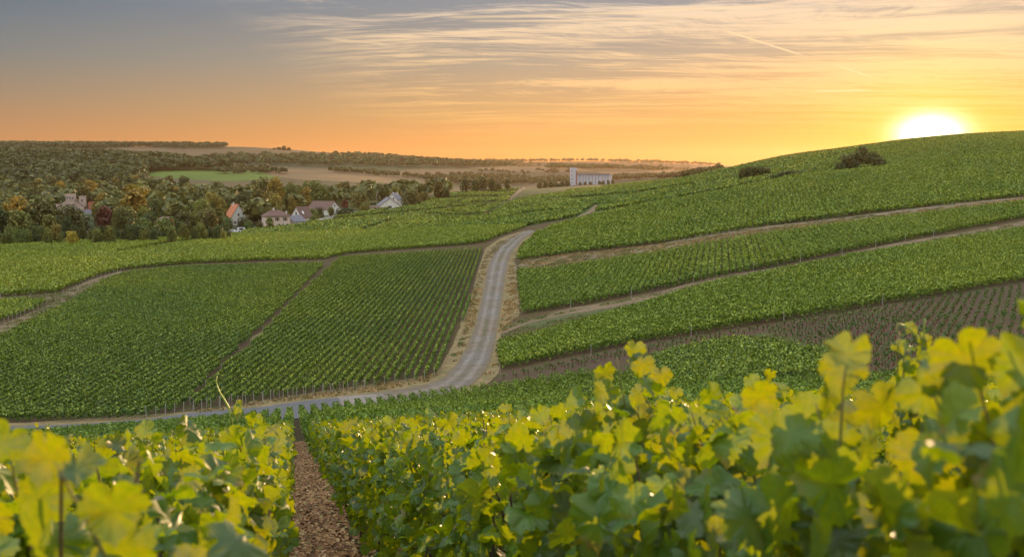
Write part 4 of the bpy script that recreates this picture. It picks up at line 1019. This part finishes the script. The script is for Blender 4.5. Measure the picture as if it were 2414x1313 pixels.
for q in sorted(TRQ, key=lambda q: q[0]):
    vis_ = -40 < q[0] < 2450
    if not vis_: 
        continue
    gcount[q[8]] += 1
    nm = 'bush' if q[6] == 'bush' else 'broadleaf_tree'
    tree(q[1], q[2], q[3], q[4], q[6], q[5], '%s %s from the left %s' % (ordinal(gcount[q[8]]), 'bush' if nm == 'bush' else 'tree', q[7]), q[8], cat='bush' if nm == 'bush' else 'tree', name=nm)
# far woods, too many to count
def wood(name, label, polys, ylim, n, size, mat, hole=None):
    got = []; tries = 0
    while sum(len(g[0]) for g in got) < n and tries < 60:
        tries += 1
        u = R.uniform(-150, 2500, 20000); y = np.exp(R.uniform(math.log(ylim[0]), math.log(ylim[1]), 20000)); x = (u - CU) / F * y
        uu_, vv_ = project(x, y, H(x, y)); m_ = np.zeros(len(u), bool)
        for p in polys: m_ |= in_poly(uu_, vv_, p)
        if hole is not None: m_ &= hole(x, y)
        got.append((x[m_], y[m_]))
    x = np.concatenate([g[0] for g in got])[:n]; y = np.concatenate([g[1] for g in got])[:n]; n = len(x)
    if n == 0: return
    h = size * R.uniform(0.7, 1.25, n); K = 70
    d = R.normal(size=(n, K, 3)); d /= np.linalg.norm(d, axis=2, keepdims=True); d[..., 2] = np.abs(d[..., 2]) * 1.0 - 0.25
    rad = h * R.uniform(0.42, 0.6, n)
    P = np.stack([x, y, H(x, y) + h * 0.5], -1)[:, None] + d * np.stack([rad, rad, h * 0.5], -1)[:, None] * R.uniform(0.75, 1.05, (n, K, 1))
    V, Fq = diamonds(P.reshape(-1, 3), np.repeat(h, K) * 0.30 * R.uniform(0.6, 1.3, n * K), d.reshape(-1, 3) * 1.4 + np.array([0, 0, 0.3]), 0.6)
    tag(link(name, fast_mesh(name, V, Fq, mat)), label, 'wood', None, 'stuff')
wood('wood', 'dense wood climbing the hillside behind the valley at the left', [[(-900,362),(0,362),(200,372),(330,374),(420,385),(520,398),(560,404),(430,402),(345,408),(322,440),(520,464),(700,470),(1050,462),(1060,475),(-900,600)]], (1000, 1750), 2300, 15, TM['dark'])
wood('wood', 'dark forest strip along the skyline ridge at the upper left', [[(-900,300),(0,300),(530,300),(530,350),(440,352),(330,348),(250,351),(100,353),(-900,357)]], (2300, 3100), 1500, 13, TM['dark'])
wood('wood', 'long dark forest band below the skyline in the picture middle', [[(470,374),(700,371),(860,367),(1000,373),(1200,381),(1290,394),(1100,396),(900,394),(760,392),(560,388)],[(1290,394),(1450,396),(1650,402),(1650,405),(1450,401),(1290,400)],[(1200,379),(1400,378),(1500,382),(1700,390),(1700,392),(1500,386),(1400,382),(1200,383)]], (1300, 4800), 2300, 13, TM['dark'])
wood('hedgerow', 'wooded hedgerows between the distant stubble fields', [[(510,402),(560,396),(650,402),(680,411),(600,412),(520,414)],[(780,404),(880,408),(1000,418),(1060,426),(1060,430),(900,416),(780,408)],[(1000,416),(1100,414),(1300,424),(1350,420),(1350,432),(1200,437),(1040,434)],[(1130,402),(1250,410),(1255,414),(1130,407)],[(1440,420),(1700,412),(1700,420),(1560,424),(1440,428)],[(1260,404),(1350,408),(1350,411),(1260,408)],[(1500,398),(1690,400),(1690,404),(1520,403)]], (800, 2600), 900, 8, TM['dark'])

def clear(x, y):
    u, v = project(x, y, H(x, y) + 12); _, v2 = project(x, y, H(x, y)); ok = np.ones(len(x), bool)
    for a, b, c_, d_, yy_ in HOLES: ok &= ~((y < yy_ + 12) & (u > a - 8) & (u < c_ + 8) & (v < d_) & (v2 > b))
    return ok
wood('wood', 'trees filling the valley floor between the separate trees and the hillside wood', [W_ALL], (480, 1000), 460, 13, TM['olive'], clear)
tree_px(540, 514, 446, 34, 'bush', 'green', 'green bush hiding the foot of the white gabled house', cat='bush', name='bush')
tree_px(575, 513, 450, 34, 'bush', 'dark', 'dark bush below the orange roof', cat='bush', name='bush')
# ------------------------------------------------------------------ buildings
def stucco(name, c, v=0.12): return plain(name, c, 0.9, 0.15, v, 0.6, 0.1)
M['white_wall'] = stucco('white_render', (0.66,0.62,0.55)); M['pink_wall'] = stucco('pink_render', (0.60,0.47,0.38)); M['stone_wall'] = stucco('pale_stone', (0.50,0.37,0.30), 0.25)
M['brown_roof'] = plain('brown_tiles', (0.14,0.085,0.07), 0.85, 0.2, 0.35, 3, 0.4); M['orange_roof'] = plain('orange_tiles', (0.46,0.17,0.08), 0.8, 0.2, 0.3, 3, 0.4)
M['slate'] = plain('slate', (0.13,0.13,0.15), 0.7, 0.3, 0.25, 3, 0.3); M['red_wall'] = stucco('red_brick', (0.42,0.14,0.09), 0.25)
M['window'] = plain('window_glass', (0.04,0.045,0.055), 0.15, 0.5, 0.1, 1); M['shutter'] = plain('shutter', (0.20,0.10,0.07), 0.7, 0.3, 0.1, 2); M['frame'] = plain('window_frame', (0.7,0.68,0.64), 0.6, 0.3, 0.05, 2)
def window(parent, x, y, z, w, h, axis, sh=False):
    """axis 'x': lies in a wall facing -y; 'y': in a wall facing +x"""
    fr = MB(); gl = MB(); t = 0.06
    if axis == 'x':
        fr.box(x - w/2 - t, y - 0.05, z - t, x + w/2 + t, y - 0.003, z); fr.box(x - w/2 - t, y - 0.05, z + h, x + w/2 + t, y - 0.003, z + h + t)
        fr.box(x - w/2 - t, y - 0.05, z, x - w/2, y - 0.003, z + h); fr.box(x + w/2, y - 0.05, z, x + w/2 + t, y - 0.003, z + h)
        gl.box(x - w/2, y - 0.02, z, x + w/2, y - 0.004, z + h)
    else:
        fr.box(x + 0.003, y - w/2 - t, z - t, x + 0.05, y + w/2 + t, z); fr.box(x + 0.003, y - w/2 - t, z + h, x + 0.05, y + w/2 + t, z + h + t)
        fr.box(x + 0.003, y - w/2 - t, z, x + 0.05, y - w/2, z + h); fr.box(x + 0.003, y + w/2, z, x + 0.05, y + w/2 + t, z + h)
        gl.box(x + 0.004, y - w/2, z, x + 0.02, y + w/2, z + h)
    f = fr.build('window', M['frame'], parent); gl.build('pane', M['window'], f)
    if sh:
        s_ = MB()
        for sg in (-1, 1):
            c0 = (w/2 + t + 0.04) * sg; c1 = (w/2 + t + 0.04 + w * 0.5) * sg; a, b = min(c0, c1), max(c0, c1)
            if axis == 'x': s_.box(x + a, y - 0.06, z - t, x + b, y - 0.006, z + h + t)
            else: s_.box(x + 0.006, y + a, z - t, x + 0.06, y + b, z + h + t)
        s_.build('shutters', M['shutter'], f)
def house(name, label, u, y, w, l, he, hr, rot, wall, roof, kind='gable', win=(), chim=None, dz=0.0, over=0.4, sky=()):
    """w along local x, l along local y; ridge along local y (gable) """
    x = (u - CU) / F * y; z = float(H(x, y)) + dz
    o = empty(name, (x, y, z - 0.3), radians(rot)); tag(o, label, 'house')
    wl = MB(); a, b = w / 2, l / 2
    if kind == 'gable':
        wl.add([(-a,-b,-1),(a,-b,-1),(a,b,-1),(-a,b,-1),(-a,-b,he),(a,-b,he),(a,b,he),(-a,b,he),(0,-b,hr),(0,b,hr)],
               [(0,1,5,8,4),(1,2,6,5),(2,3,7,9,6),(3,0,4,7),(4,8,9,7),(5,6,9,8)])
        rf = MB(); k = (hr - he) / a; e = over; t = 0.18
        for sg in (-1, 1):
            P = [(0, -b - e, hr + 0.02), (sg * (a + e), -b - e, he - k * e + 0.02), (sg * (a + e), b + e, he - k * e + 0.02), (0, b + e, hr + 0.02)]
            Q = [(p[0], p[1], p[2] + t) for p in P]
            rf.add(P + Q, [(0,1,2,3),(7,6,5,4),(0,4,5,1),(1,5,6,2),(2,6,7,3),(3,7,4,0)])
    else:
        rl = max(0.2, b - a * 0.9) if b > a else 0.2; rx = 0 if b > a else a - b * 0.9; 
        wl.box(-a, -b, -1, a, b, he); e = over
        R0 = [(-rx, -rl, hr), (rx, -rl, hr), (rx, rl, hr), (-rx, rl, hr)]
        Bq = [(-a - e, -b - e, he), (a + e, -b - e, he), (a + e, b + e, he), (-a - e, b + e, he)]
        rf = MB(); rf.add(Bq + R0 + [(p[0], p[1], p[2] - 0.15) for p in Bq], [(0,1,5,4),(1,2,6,5),(2,3,7,6),(3,0,4,7),(4,5,6,7),(8,9,1,0),(9,10,2,1),(10,11,3,2),(11,8,0,3),(11,10,9,8)])
    wl.build('wall', M[wall], o); r_o = rf.build('roof', M[roof], o)
    for c_ in (chim or ()):
        MB().box(c_[0] - 0.35, c_[1] - 0.35, c_[2] - 1.2, c_[0] + 0.35, c_[1] + 0.35, c_[2] + 0.9).box(c_[0] - 0.42, c_[1] - 0.42, c_[2] + 0.903, c_[0] + 0.42, c_[1] + 0.42, c_[2] + 1.05).build('chimney', M['white_wall'], r_o)
    for w_ in win:
        f, p, q, ww, hh = w_[:5]
        if f == 'front': window(o, p, -b, q, ww, hh, 'x', len(w_) > 5)
        else: window(o, a, p, q, ww, hh, 'y', len(w_) > 5)
    for (py, k0, k1, ww) in sky:      # roof windows on the +x slope
        k = (hr - he) / a
        def pt(k_, yy_): return (a * (1 - k_), yy_, he + (hr - he) * k_ + 0.24)
        MB().add([pt(k0, py - ww/2), pt(k0, py + ww/2), pt(k1, py + ww/2), pt(k1, py - ww/2)] + [(p[0], p[1], p[2] - 0.06) for p in (pt(k0, py - ww/2), pt(k0, py + ww/2), pt(k1, py + ww/2), pt(k1, py - ww/2))],
                 [(0,1,2,3),(7,6,5,4),(0,4,5,1),(1,5,6,2),(2,6,7,3),(3,7,4,0)]).build('roof_window', M['frame'], r_o)
    return o
house('gabled_house', 'white gabled house with glowing orange roof among the trees', 556, 505, 8.5, 8, 4.5, 11.0, 38, 'white_wall', 'orange_roof', win=[('front',0,5.2,1.0,1.2),('front',-2,1.2,1.1,1.3)], chim=[(-0.4,1,11.0)], sky=[(-2.0,0.25,0.55,1.0),(0.8,0.25,0.55,1.0)])
house('two_storey_house', 'pink two storey house with brown hipped roof beside the street', 651, 452, 11.5, 8.5, 6.0, 8.6, 24, 'pink_wall', 'brown_roof', 'hip', win=[('front',-3.6,3.8,0.9,1.5,1),('front',-0.2,3.8,0.9,1.5,1),('front',3.4,3.8,0.9,1.5,1),('front',-3.6,0.9,0.9,1.5),('front',0.6,0.9,0.8,1.5),('front',2.4,0.9,0.8,1.5),('front',4.2,0.9,0.8,1.5),('side',-1.5,3.8,0.9,1.4,1),('side',1.8,0.9,0.9,1.4)], chim=[(-1,0,8.5),(4.6,-1,7.0)])
house('garage', 'low white garage with slate roof right of the pink house', 694, 458, 6.5, 8, 2.8, 5.4, -32, 'white_wall', 'slate', win=[('front',0,0.6,2.2,1.8)])
house('gabled_house', 'small white house with steep brown roof facing the street', 712, 486, 7.6, 8, 3.4, 8.4, -30, 'white_wall', 'brown_roof', win=[('front',0,4.6,1.0,1.2),('front',1.4,1.2,1.2,1.3)], sky=[(-1.5,0.3,0.55,0.9)])
house('long_house', 'long white house with brown roof and sunlit gable top', 765, 560, 11, 15.0, 3.8, 8.0, 62, 'white_wall', 'brown_roof', win=[('side',-4,1.2,1.1,1.3),('side',0,1.2,1.1,1.3),('front',0,4.8,1.0,1.2)])
house('gabled_house', 'rear white house with dormer gable at the village end', 931, 612, 7.5, 8, 4.8, 8.6, -18, 'white_wall', 'slate', win=[('front',-1.2,4.9,0.9,1.1),('front',1.2,4.9,0.9,1.1),('front',0,1.8,2.6,1.6)], chim=[(-1,0,8.2),(1.2,2,7.8)])
house('low_house', 'low house with big dark roof in front of the last white house', 916, 590, 12, 9, 2.6, 7.0, 20, 'white_wall', 'slate', win=[('front',0,0.9,2.0,1.3)])
house('shed', 'shed with brown and grey roofs half hidden behind green trees', 394, 470, 8, 7, 4.6, 6.4, 50, 'red_wall', 'brown_roof', win=[('front',0,1.0,1.2,1.2)])
house('shed', 'grey roofed shed behind the brown roofed shed', 398, 490, 7, 7, 5.5, 7.4, 10, 'white_wall', 'slate', win=[('front',0,1.0,1.2,1.2)])
house('farmhouse', 'tiny white farmhouse in the distant hedgerow', 1016, 1180, 9, 10, 4.5, 8.5, 30, 'white_wall', 'slate', win=[('front',0,1.5,1.2,1.4)])
house('outbuilding', 'pinkish flat roofed outbuilding beside the utility pole', 878, 575, 9, 5, 2.6, 3.2, 8, 'pink_wall', 'brown_roof', 'hip', win=[('front',-1.5,0.8,1.2,1.2),('front',1.8,0.8,1.2,1.2)])
house('cottage', 'small cottage roof between the trees left of the pink house', 604, 520, 8, 6, 3.2, 5.4, 80, 'pink_wall', 'brown_roof', win=[('front',0,1.0,1.0,1.2)])
# castle like villa
yv_ = 640.0; xv = (178 - CU) / F * yv_; zv = T_of_v(489) * yv_
o = empty('castle_villa', (xv, yv_, zv - 2.0), radians(12)); tag(o, 'pale stone castle like villa with battlemented tower rising above the wood', 'villa')
V_ = MB(); V_.add([(-10,-4,-8),(6.5,-4,-8),(6.5,5,-8),(-10,5,-8),(-10,-4,2.2),(6.5,-4,2.2),(6.5,5,2.2),(-10,5,2.2),(-1.5,-4,8.6),(-1.5,5,8.6)], [(0,1,5,8,4),(1,2,6,5),(2,3,7,9,6),(3,0,4,7),(4,8,9,7),(5,6,9,8)]); V_.build('wall', M['stone_wall'], o)
rf = MB()
for sg, xe, ze in ((-1, -10.5, 1.85), (1, 7.0, 1.85)):
    P = [(-1.5,-3.6,8.7),(xe,-3.6,ze),(xe,5.3,ze),(-1.5,5.3,8.7)]; Q = [(p[0], p[1], p[2] + 0.25) for p in P]
    rf.add(P + Q, [(0,1,2,3),(7,6,5,4),(0,4,5,1),(1,5,6,2),(2,6,7,3),(3,7,4,0)])
rf.build('roof', M['brown_roof'], o)
def battlement(x0, y0, x1, y1, zb, zt, name, mat, nm=4):
    t = MB(); t.box(x0, y0, zb, x1, y1, zt)
    for i in range(nm):
        xa = x0 + (x1 - x0) * i / (nm - 0.5) ; w_ = (x1 - x0) / (nm * 2 - 1)
        xa = x0 + i * 2 * w_
        t.box(xa, y0, zt + 0.002, xa + w_, y0 + 0.4, zt + 0.9); t.box(xa, y1 - 0.4, zt + 0.002, xa + w_, y1, zt + 0.9)
    return t.build(name, M[mat], o)
battlement(-4.2,-4.6,1.2,0.2,4.0,10.0,'tower','stone_wall'); battlement(3.4,-2.5,7.0,2.2,2.3,8.6,'tower','stone_wall'); battlement(-12.6,-3,-9.2,1,-8,3.4,'tower','stone_wall', 3)
battlement(9.0,-3.2,12.6,1.5,-4,4.8,'turret','red_wall', 3)
an = MB(); an.box(6.51,-2.9,-8,13.5,3,-0.2); an.build('annex', M['red_wall'], o)
MB().add([(6.6,-6,-1.2),(17.5,-6,-1.2),(17.5,-3.3,0.6),(6.6,-3.3,0.6),(6.6,-6,-1.4),(17.5,-6,-1.4),(17.5,-3.3,-0.3),(6.6,-3.3,-0.3)], [(0,1,2,3),(7,6,5,4),(0,4,5,1),(1,5,6,2),(2,6,7,3),(3,7,4,0)]).build('porch_roof', M['slate'], o)
MB().box(7,-5.8,-8,17,-3.0,-1.41).build('porch', M['white_wall'], o)
for wx in (-3.2, -1.5, 0.2): window(o, wx, -4.6, 7.6, 0.8, 1.3, 'x')
for wx in (-6.5, -4.6, 3.5): window(o, wx, -4.0, 0.2, 0.8, 1.5, 'x')
window(o, 5.2, -2.5, 5.8, 0.9, 1.4, 'x'); window(o, -10.9, -3.0, 1.2, 0.8, 1.2, 'x'); window(o, 10.8, -3.2, 2.0, 0.9, 1.4, 'x')
# silo
M['silo'] = plain('silo_panels', (0.46,0.49,0.54), 0.55, 0.4, 0.15, 0.4); M['silo_dark'] = plain('silo_steel', (0.20,0.19,0.20), 0.5, 0.4, 0.2, 1); M['rust'] = plain('rusty_red', (0.34,0.14,0.09), 0.8, 0.2, 0.3, 1)
ys_ = 1080.0; xs_ = (1357 - CU) / F * ys_; zs_ = T_of_v(437) * ys_
o = empty('grain_silo', (xs_, ys_, zs_), radians(9)); tag(o, 'pale grey blue grain silo with tall lift tower on the crest', 'silo')
nb = 11; wb = 3.55
for i in range(nb):
    s_ = MB(); cx_ = wb * (i + 0.5) + 0.5; n_ = 14
    vs = [(cx_ + cos(2*pi*j/n_) * wb/2, sin(2*pi*j/n_) * wb/2 + 0, zz_) for zz_ in (-2.0, 11.3) for j in range(n_)]
    s_.add(vs, [(j, (j+1) % n_, n_ + (j+1) % n_, n_ + j) for j in range(n_)] + [tuple(range(n_, 2*n_))]); s_.build('bin', M['silo'], o)
MB().box(0.4,-2.1,11.31,wb*nb+0.8,2.1,11.75).box(0.6,-0.9,11.76,wb*nb*0.97,0.9,12.9).build('gallery', M['silo_dark'], o)
MB().box(-6.2,-3,-2,-0.9,2.6,19.2).build('lift_tower', M['silo'], o)
MB().box(-0.89,-2.2,-2,0.39,-0.6,16.2).build('elevator_shaft', M['rust'], o)
MB().box(-1.0,-2.4,16.21,0.9,-0.3,18.8).build('elevator_head', M['white_wall'], o)
MB().tube([(0.1,-1.3,18.8),(0.1,-1.3,20.4)], 0.12, 5).build('mast', M['rust'], o)
for k in range(4): MB().box(-5.6, -3.06, 2 + k*4.2, -4.9, -3.003, 3.4 + k*4.2).build('window', M['window'], o)
MB().box(wb*nb+0.82,-0.7,-2,wb*nb+1.7,0.6,12.2).build('end_stair', M['white_wall'], o)

# ------------------------------------------------------------------ small things of the village
M['car_white'] = plain('car_white', (0.6,0.6,0.6), 0.3, 0.5, 0.03, 1); M['tyre'] = plain('tyre', (0.02,0.02,0.02), 0.9, 0.1, 0.1, 1); M['car_grey'] = plain('car_grey', (0.25,0.26,0.28), 0.3, 0.5, 0.03, 1)
def car(label, u, y, rot, mat, van=False, name='parked_car', cat='car'):
    x = (u - CU) / F * y; z = float(H(x, y)) + 0.05
    c_ = empty(name, (x, y, z), radians(rot)); tag(c_, label, cat, 'vehicles parked in the village')
    L = 2.15; hgt = 2.0 if van else 1.42
    pr = [(-L,0.3),(-L,0.85),(-L*0.86,0.98),(-L*0.62,hgt-0.05),(-L*0.3,hgt),(L*0.18,hgt),(L*0.5,0.95),(L*0.93,0.8),(L,0.55),(L,0.3)]
    if van: pr = [(-L,0.3),(-L,1.85),(-L*0.92,hgt),(L*0.35,hgt),(L*0.62,1.1),(L*0.95,0.9),(L,0.6),(L,0.3)]
    n_ = len(pr); b_ = MB(); b_.add([(p[0], -0.85, p[1]) for p in pr] + [(p[0], 0.85, p[1]) for p in pr], [tuple(range(n_))[::-1] and tuple(range(n_)), tuple(range(n_, 2*n_))[::-1]] + [(i, n_ + i, n_ + (i+1) % n_, (i+1) % n_) for i in range(n_)])
    b_.build('body', M[mat], c_)
    MB().box(-L*0.55,-0.87,0.98,L*0.2,-0.852,hgt-0.14).box(-L*0.55,0.852,0.98,L*0.2,0.87,hgt-0.14).build('side_windows', M['window'], c_)
    for sx in (-1.3, 1.3):
        for sy in (-0.8, 0.8): MB().tube([(sx, sy - 0.12, 0.32), (sx, sy + 0.12, 0.32)], 0.33, 12).build('wheel', M['tyre'], c_)
car('white car parked on the street below the small white gable', 722, 470, 20, 'car_white')
car('grey car parked just left of the white one on the street', 716, 466, 15, 'car_grey')
car('white van parked by the trees left of the pink house', 571, 424, 10, 'car_white', True, 'parked_van', 'van')
car('white car at the far left of the village parking', 549, 418, 8, 'car_white')
car('white car between the bushes left of the pink house', 597, 432, 12, 'car_white')
def post(name, label, cat, u, y, h, r, mat, group=None, arm=None, dx=0):
    x = (u - CU) / F * y; z = float(H(x, y)); b_ = MB(); b_.tube([(0, 0, -0.2), (0, 0, h)], [r, r * 0.7], 7)
    if arm: b_.box(-arm, -0.06, h - 0.6, arm, 0.06, h - 0.45)
    return tag(b_.build(name, M[mat], None, loc=(x, y, z)), label, cat, group)
post('utility_pole', 'tall thin utility pole standing before the last village houses', 'pole', 889, 565, 11.5, 0.17, 'post_grey', arm=0.8)
x = (800 - CU) / F * 535; o = empty('sign_board', (x, 535, float(H(x, 535)))); tag(o, 'small white sign board on the hedge beside the village street', 'sign')
MB().box(-0.9,-0.03,0.9,0.9,0.03,2.2).build('board', M['car_white'], o)
for sx in (-0.7, 0.7): MB().tube([(sx, 0.06, -0.1), (sx, 0.06, 2.1)], 0.03, 6).build('post', M['post_grey'], o)
def wall_px(label, u1, y1, u2, y2, h, mat, name='garden_wall', n=12):
    b_ = MB(); xa, xb = (u1 - CU) / F * y1, (u2 - CU) / F * y2
    dx, dy = xb - xa, y2 - y1; L = math.hypot(dx, dy); nx_, ny_ = -dy / L * 0.15, dx / L * 0.15
    for i in range(n):
        ka, kb = i / n, (i + 1) / n; x_a, y_a, x_b, y_b = xa + dx*ka, y1 + dy*ka, xa + dx*kb, y1 + dy*kb; za, zb = float(H(x_a, y_a)), float(H(x_b, y_b))
        b_.add([(x_a-nx_,y_a-ny_,za-0.3),(x_b-nx_,y_b-ny_,zb-0.3),(x_b+nx_,y_b+ny_,zb-0.3),(x_a+nx_,y_a+ny_,za-0.3),(x_a-nx_,y_a-ny_,za+h),(x_b-nx_,y_b-ny_,zb+h),(x_b+nx_,y_b+ny_,zb+h),(x_a+nx_,y_a+ny_,za+h)], [(4,5,6,7),(0,1,5,4),(2,3,7,6)] + ([(3,0,4,7)] if i == 0 else []) + ([(1,2,6,5)] if i == n - 1 else []))
    tag(b_.build(name, M[mat]), label, 'wall')
wall_px('long pale garden wall along the street right of the red leaved tree', 824, 538, 862, 556, 1.3, 'white_wall')
wall_px('low pale wall running along the street right of the small white house', 735, 480, 762, 494, 0.9, 'white_wall')
wall_px('short garden wall in front of the parked white vehicles', 585, 424, 625, 432, 1.2, 'pink_wall')
wall_px('short wall between the garage and the pink house corner', 680, 446, 700, 454, 1.4, 'pink_wall')
# end posts and fence posts along the plot edges
def posts_line(pts, n, h, label, group, ymin, name='vine_post', r=0.045):
    P = np.array([ground(u, v, ymin)[:2] for u, v in pts]); d = np.r_[0, np.cumsum(np.hypot(*np.diff(P, axis=0).T))]
    mb = MB(); mb.tube([(0, 0, -0.15), (0.02, 0, h)], [r, r * 0.9], 6); first = None
    for i, t in enumerate(np.linspace(0, d[-1], n)):
        x, y = float(np.interp(t, d, P[:, 0])), float(np.interp(t, d, P[:, 1]))
        if first is None: o = mb.build(name, M['post_grey']); first = o
        else: o = first.copy(); COL.objects.link(o)
        o.location = (x, y, float(H(x, y))); o.rotation_euler = (R.normal() * 0.05, R.normal() * 0.05, R.uniform(0, 6)); tag(o, label % ordinal(i + 1), 'post', group)
posts_line([(2,706),(120,704),(165,693),(230,660),(285,642)], 22, 1.35, '%s post from the left along the upper edge of the far left footpath', 'posts along the far left footpath', 150)
posts_line([(0,772),(60,742),(110,722)], 12, 1.3, '%s post from the left along the small corner vineyard', 'posts of the corner vineyard', 140)
posts_line([(1345,728),(1560,688),(1800,637),(2000,600),(2200,560)], 9, 1.5, '%s thin post from the left below the middle terrace', 'posts below the middle terrace', 130)
posts_line([(1180,884),(1410,836),(1660,790),(1920,745),(2080,720)], 5, 1.3, '%s thin post from the left below the lower terrace', 'posts below the lower terrace', 100)
posts_line([(345,985),(420,975),(560,956),(640,944),(720,935),(860,918)], 26, 1.2, '%s post from the left along the road edge of the lower plots', 'posts along the road edge', 98)
def post_fence():
    o = empty('wire_fence', (0, 0, 0)); pts = [ground(u, v, 150) for u, v in ((66,716),(95,714),(125,712),(142,706))]
    o.location = pts[0]; O = np.array(pts[0])
    for p in pts: MB().tube([tuple(np.array(p) - O + [0, 0, -0.1]), tuple(np.array(p) - O + [0, 0, 1.5])], 0.06, 6).build('post', M['stem'], o)
    for h in (0.6, 1.2): MB().tube([tuple(np.array(p) - O + [0, 0, h]) for p in pts], 0.03, 5).build('rail', M['stem'], o)
    tag(o, 'dark post and rail fence where two paths meet at the far left', 'fence')
post_fence()

# grass tufts on the verges
M['dry_blade'] = leaf_mat('dry_grass_blade', [(0.20,0.13,0.05),(0.28,0.195,0.09),(0.09,0.10,0.03)], (0.2,0.15,0.05), 0.2)
def tufts(name, label, polys, ylim, n, size, mat='dry_blade'):
    nc = n // 45; gx, gy = [], []
    while sum(map(len, gx)) < nc:
        u = R.uniform(0, 2414, 60000); y = R.uniform(ylim[0], ylim[1], 60000); x = (u - CU) / F * y
        uu_, vv_ = project(x, y, H(x, y)); m_ = np.zeros(len(u), bool)
        for p in polys: m_ |= in_poly(uu_, vv_, p)
        m_ &= R.random(len(u)) < y / ylim[1]
        gx.append(x[m_]); gy.append(y[m_])
    cx = np.concatenate(gx)[:nc]; cy = np.concatenate(gy)[:nc]
    rr = R.uniform(0.2, 0.9, nc); k = R.integers(0, nc, n)
    x = cx[k] + R.normal(size=n) * rr[k]; y = cy[k] + R.normal(size=n) * rr[k]
    uu_, vv_ = project(x, y, H(x, y)); m_ = np.zeros(n, bool)
    for p in polys: m_ |= in_poly(uu_, vv_, p)
    x, y = x[m_], y[m_]; n = len(x)
    P = np.stack([x, y, H(x, y) + size * 0.35], -1)
    V, Fq = diamonds(P, size * R.uniform(0.5, 1.3, n), np.array([0, -0.5, 0.3]), 0.9)
    tag(link(name, fast_mesh(name, V, Fq, M[mat])), label, 'grass', None, 'stuff')
tufts('dry_grass', 'straw coloured dry grass on both verges of the gravel track', [
    [(1062,872),(1085,800),(1105,720),(1125,650),(1145,600),(1172,572),(1230,548),(1180,585),(1150,620),(1136,690),(1120,760),(1098,820),(1070,862)],
    [(1200,620),(1190,690),(1182,740),(1172,800),(1160,860),(1120,905),(1172,880),(1180,800),(1222,745),(1222,690),(1214,620),(1235,575),(1225,580)],
    [(300,985),(500,965),(640,938),(800,918),(930,898),(1030,880),(1030,895),(900,922),(700,944),(500,972),(300,992)],
    [(1220,612),(1560,576),(1800,538),(2414,468),(2414,480),(1800,556),(1560,596),(1220,640)]], (98, 330), 42000, 0.26)

M['green_blade'] = leaf_mat('green_grass_blade', [(0.05,0.075,0.018),(0.09,0.12,0.03),(0.15,0.12,0.05)], (0.15,0.18,0.03), 0.2)
tufts('grass', 'short green and straw grass along the edges of the field paths', [
    [(1180,772),(1235,752),(1340,732),(1560,690),(1800,640),(2414,524),(2414,532),(1800,646),(1560,694),(1340,738),(1240,760),(1180,784)],
    [(1180,790),(1240,768),(1340,748),(1560,706),(1800,654),(2414,538),(2414,550),(1800,668),(1560,716),(1340,762),(1240,786),(1180,800)],
    [(1480,842),(1600,822),(1800,784),(1905,800),(2000,850),(1900,835),(1700,812),(1560,842)],
    [(0,700),(150,690),(285,640),(292,650),(220,680),(150,712),(0,716)], [(0,770),(80,735),(150,705),(160,716),(80,757),(0,792)],
    [(1062,840),(1090,790),(1110,720),(1126,650),(1132,650),(1118,730),(1100,790),(1080,840)], [(1205,780),(1172,800),(1160,880),(1172,880)],
    [(770,632),(690,715),(600,805),(610,812),(700,725),(785,634)]], (84, 330), 30000, 0.22, 'green_blade')
tufts('weeds', 'scattered weeds on the bare bank between the upper and middle terraces', [[(1215,618),(1560,578),(1800,540),(2000,514),(2414,468),(2414,480),(2000,530),(1800,556),(1560,596),(1220,640)]], (150, 330), 9000, 0.3, 'green_blade')

# ------------------------------------------------------------------ haze
zmin = float(GZ.min()) - 2.0; YF = 7700
hz = MB().box(-7500, -45, zmin, 7500, YF, 175)
m = bpy.data.materials.new('haze'); m.use_nodes = True; m.node_tree.nodes.clear(); N = NT(m.node_tree)
pv = N.n('ShaderNodeVolumePrincipled'); pv.inputs['Density'].default_value = 0.00004; pv.inputs['Color'].default_value = (0.72, 0.50, 0.34, 1); pv.inputs['Anisotropy'].default_value = 0.6
oo = N.n('ShaderNodeOutputMaterial'); m.node_tree.links.new(pv.outputs[0], oo.inputs['Volume'])
tag(hz.build('haze', m), 'thin warm evening haze filling the valley', 'haze', None, 'stuff')
